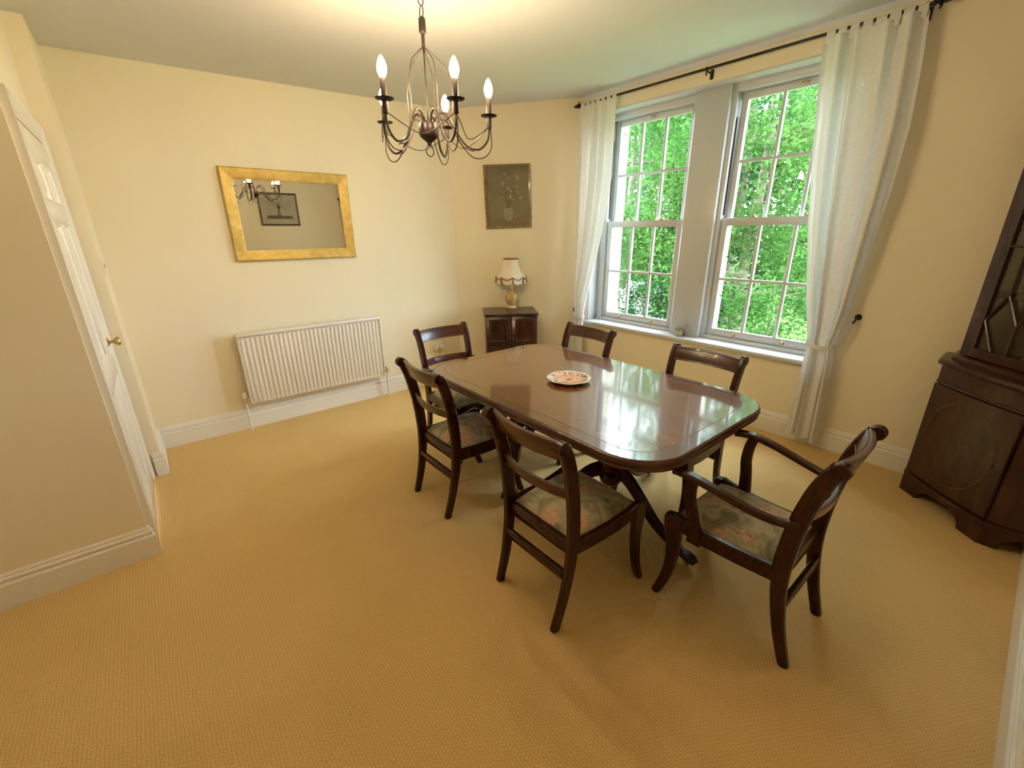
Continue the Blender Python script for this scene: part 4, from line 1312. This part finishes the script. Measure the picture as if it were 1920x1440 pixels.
# ---------------------------------------------------------------- garden outside
m = MB(); m.box(XO + .001, 40, -20, 30, -1.0, -.75)
struct(m.build('ground', M['grass'], smooth=False), 'grass lawn outside the windows', 'lawn')
def leaves(m, centres, n, size, rnd):
    vs = []; fs = []
    for k in range(n):
        cx, cy, cz, r_ = centres[rnd.randrange(len(centres))]
        u_ = Vector((rnd.gauss(0, 1), rnd.gauss(0, 1), rnd.gauss(0, 1))).normalized() * r_ * rnd.random() ** .45
        p = Vector((cx, cy, cz)) + u_
        a = Vector((rnd.gauss(0, 1), rnd.gauss(0, 1), rnd.gauss(0, .7))).normalized()
        b = a.cross(Vector((rnd.gauss(0, 1), rnd.gauss(0, 1), rnd.gauss(0, 1)))).normalized()
        s_ = size * rnd.uniform(.6, 1.3)
        o_ = len(vs)
        nrm = a.cross(b) * s_ * .15
        vs += [tuple(p - a * s_), tuple(p + b * s_ * .45 + nrm), tuple(p + a * s_), tuple(p - b * s_ * .45 + nrm)]
        fs.append((o_, o_ + 1, o_ + 2, o_ + 3))
    m.add(vs, fs)
def tree(name, x, y, height, crown_r, crown_z0, n, size, mat, label, seed, trunk=.14):
    rnd = random.Random(seed)
    t = empty(name, (x, y, -.75)); tag(t, label, 'tree' if 'tree' in name else 'bush', 'greenery outside the windows')
    cz = []
    lean = rnd.uniform(-.3, .3)
    top = height * .8
    m = MB(); m.tube(spline([(0, 0, 0), (lean * .2, .05, top * .3), (lean * .5, -.05, top * .65), (lean, 0, top)], 5), lambda q: trunk * (1 - .75 * q), 9)
    m.build('trunk', M['bark'], t)
    for k in range(9):
        a = rnd.uniform(0, 6.28); z0 = crown_z0 + (top - crown_z0) * rnd.random()
        q = crown_r * rnd.uniform(.5, .9)
        e = (lean * z0 / top + q * math.cos(a), q * math.sin(a), z0 + rnd.uniform(.1, .7))
        m = MB(); m.tube(spline([(lean * z0 / top, 0, z0), (e[0] * .5, e[1] * .5, z0 + (e[2] - z0) * .35), e], 4), lambda q_: trunk * .35 * (1 - .8 * q_), 6)
        if k < 5: m.build('branch', M['bark'], t)
        cz.append((*e, crown_r * .42))
    for k in range(26):
        a = rnd.uniform(0, 6.28); q = crown_r * rnd.random() ** .5 * .85
        z = crown_z0 + (height - crown_z0) * rnd.random()
        cz.append((q * math.cos(a), q * math.sin(a), z, crown_r * rnd.uniform(.25, .45)))
    m = MB(); leaves(m, cz, n, size, rnd)
    m.build('crown', mat, t, smooth=False, kind='stuff')
    return t
tree('broadleaf_tree', 9.0, 6.6, 6.5, 1.9, 1.1, 22000, .05, M['leaf1'], 'light green leafy tree filling the left window', 11)
tree('broadleaf_tree', 8.6, 3.6, 6.4, 1.9, .9, 22000, .05, M['leaf1'], 'light green leafy tree filling the upper right window', 12)
tree('broadleaf_tree', 11.5, 5.2, 7.4, 2.4, .6, 14000, .06, M['leaf2'], 'darker leafy tree standing behind the two light green trees', 13, .2)
tree('broadleaf_tree', 12.0, 9.6, 7.2, 2.4, .9, 12000, .06, M['leaf1'], 'leafy tree at the far left edge of the garden', 14, .2)
tree('broadleaf_tree', 11.0, 1.4, 7.0, 2.4, .6, 12000, .06, M['leaf1'], 'leafy tree beyond the right curtain', 15, .2)
tree('leafy_bush', 7.2, 2.55, 2.1, .75, .15, 5000, .036, M['leaf1'], 'bright yellow-green bush low in the right window', 16, .04)
tree('leafy_bush', 8.6, 4.5, 2.0, 1.0, .1, 5000, .042, M['leaf2'], 'dark green shrub low in both windows', 17, .05)
tree('leafy_bush', 7.6, 5.45 - .45, 1.5, .55, .1, 3500, .036, M['leaf2'], 'small dark shrub at the lower right of the left window', 18, .04)
tree('broadleaf_tree', 10.6, 8.3, 6.6, 1.6, .8, 12000, .05, M['leaf1'], 'leafy tree just behind the white shed', 19, .12)
tree('broadleaf_tree', 15.5, 4.6, 6.0, 2.8, .3, 12000, .11, M['leaf2'], 'large dark tree at the back of the garden, right of centre', 20, .25)
tree('broadleaf_tree', 16.0, 9.2, 6.0, 2.8, .3, 12000, .11, M['leaf2'], 'large dark tree at the back of the garden, behind the left window', 21, .25)
tree('broadleaf_tree', 17.0, 13.6, 6.2, 2.9, .3, 12000, .11, M['leaf2'], 'large dark tree at the back of the garden, farthest left', 22, .25)
# white boarded shed glimpsed at the lower left of the left window
def build_shed():
    s_ = empty('garden_shed', (8.9, 7.25, -.75)); tag(s_, 'low white boarded shed glimpsed through the left window', 'shed')
    MB().box(0.03, 1.6, -.95, 1.4, 0, .98).build('walls', M['boards'], s_, smooth=False)
    b0 = None
    for k in range(9):
        if b0 is None: b0 = o = MB().box(0, .03, -.95, 1.4, 0, .100, .006).build('board', M['boards'], s_)
        else: o = b0.copy(); COL.objects.link(o); o.parent = s_
        o.location = (0, 0, .02 + k * .106)
    MB().box(-.06, 1.7, -1.0, 1.46, .98, 1.02, .008).build('roof', M['boards'], s_)
build_shed()
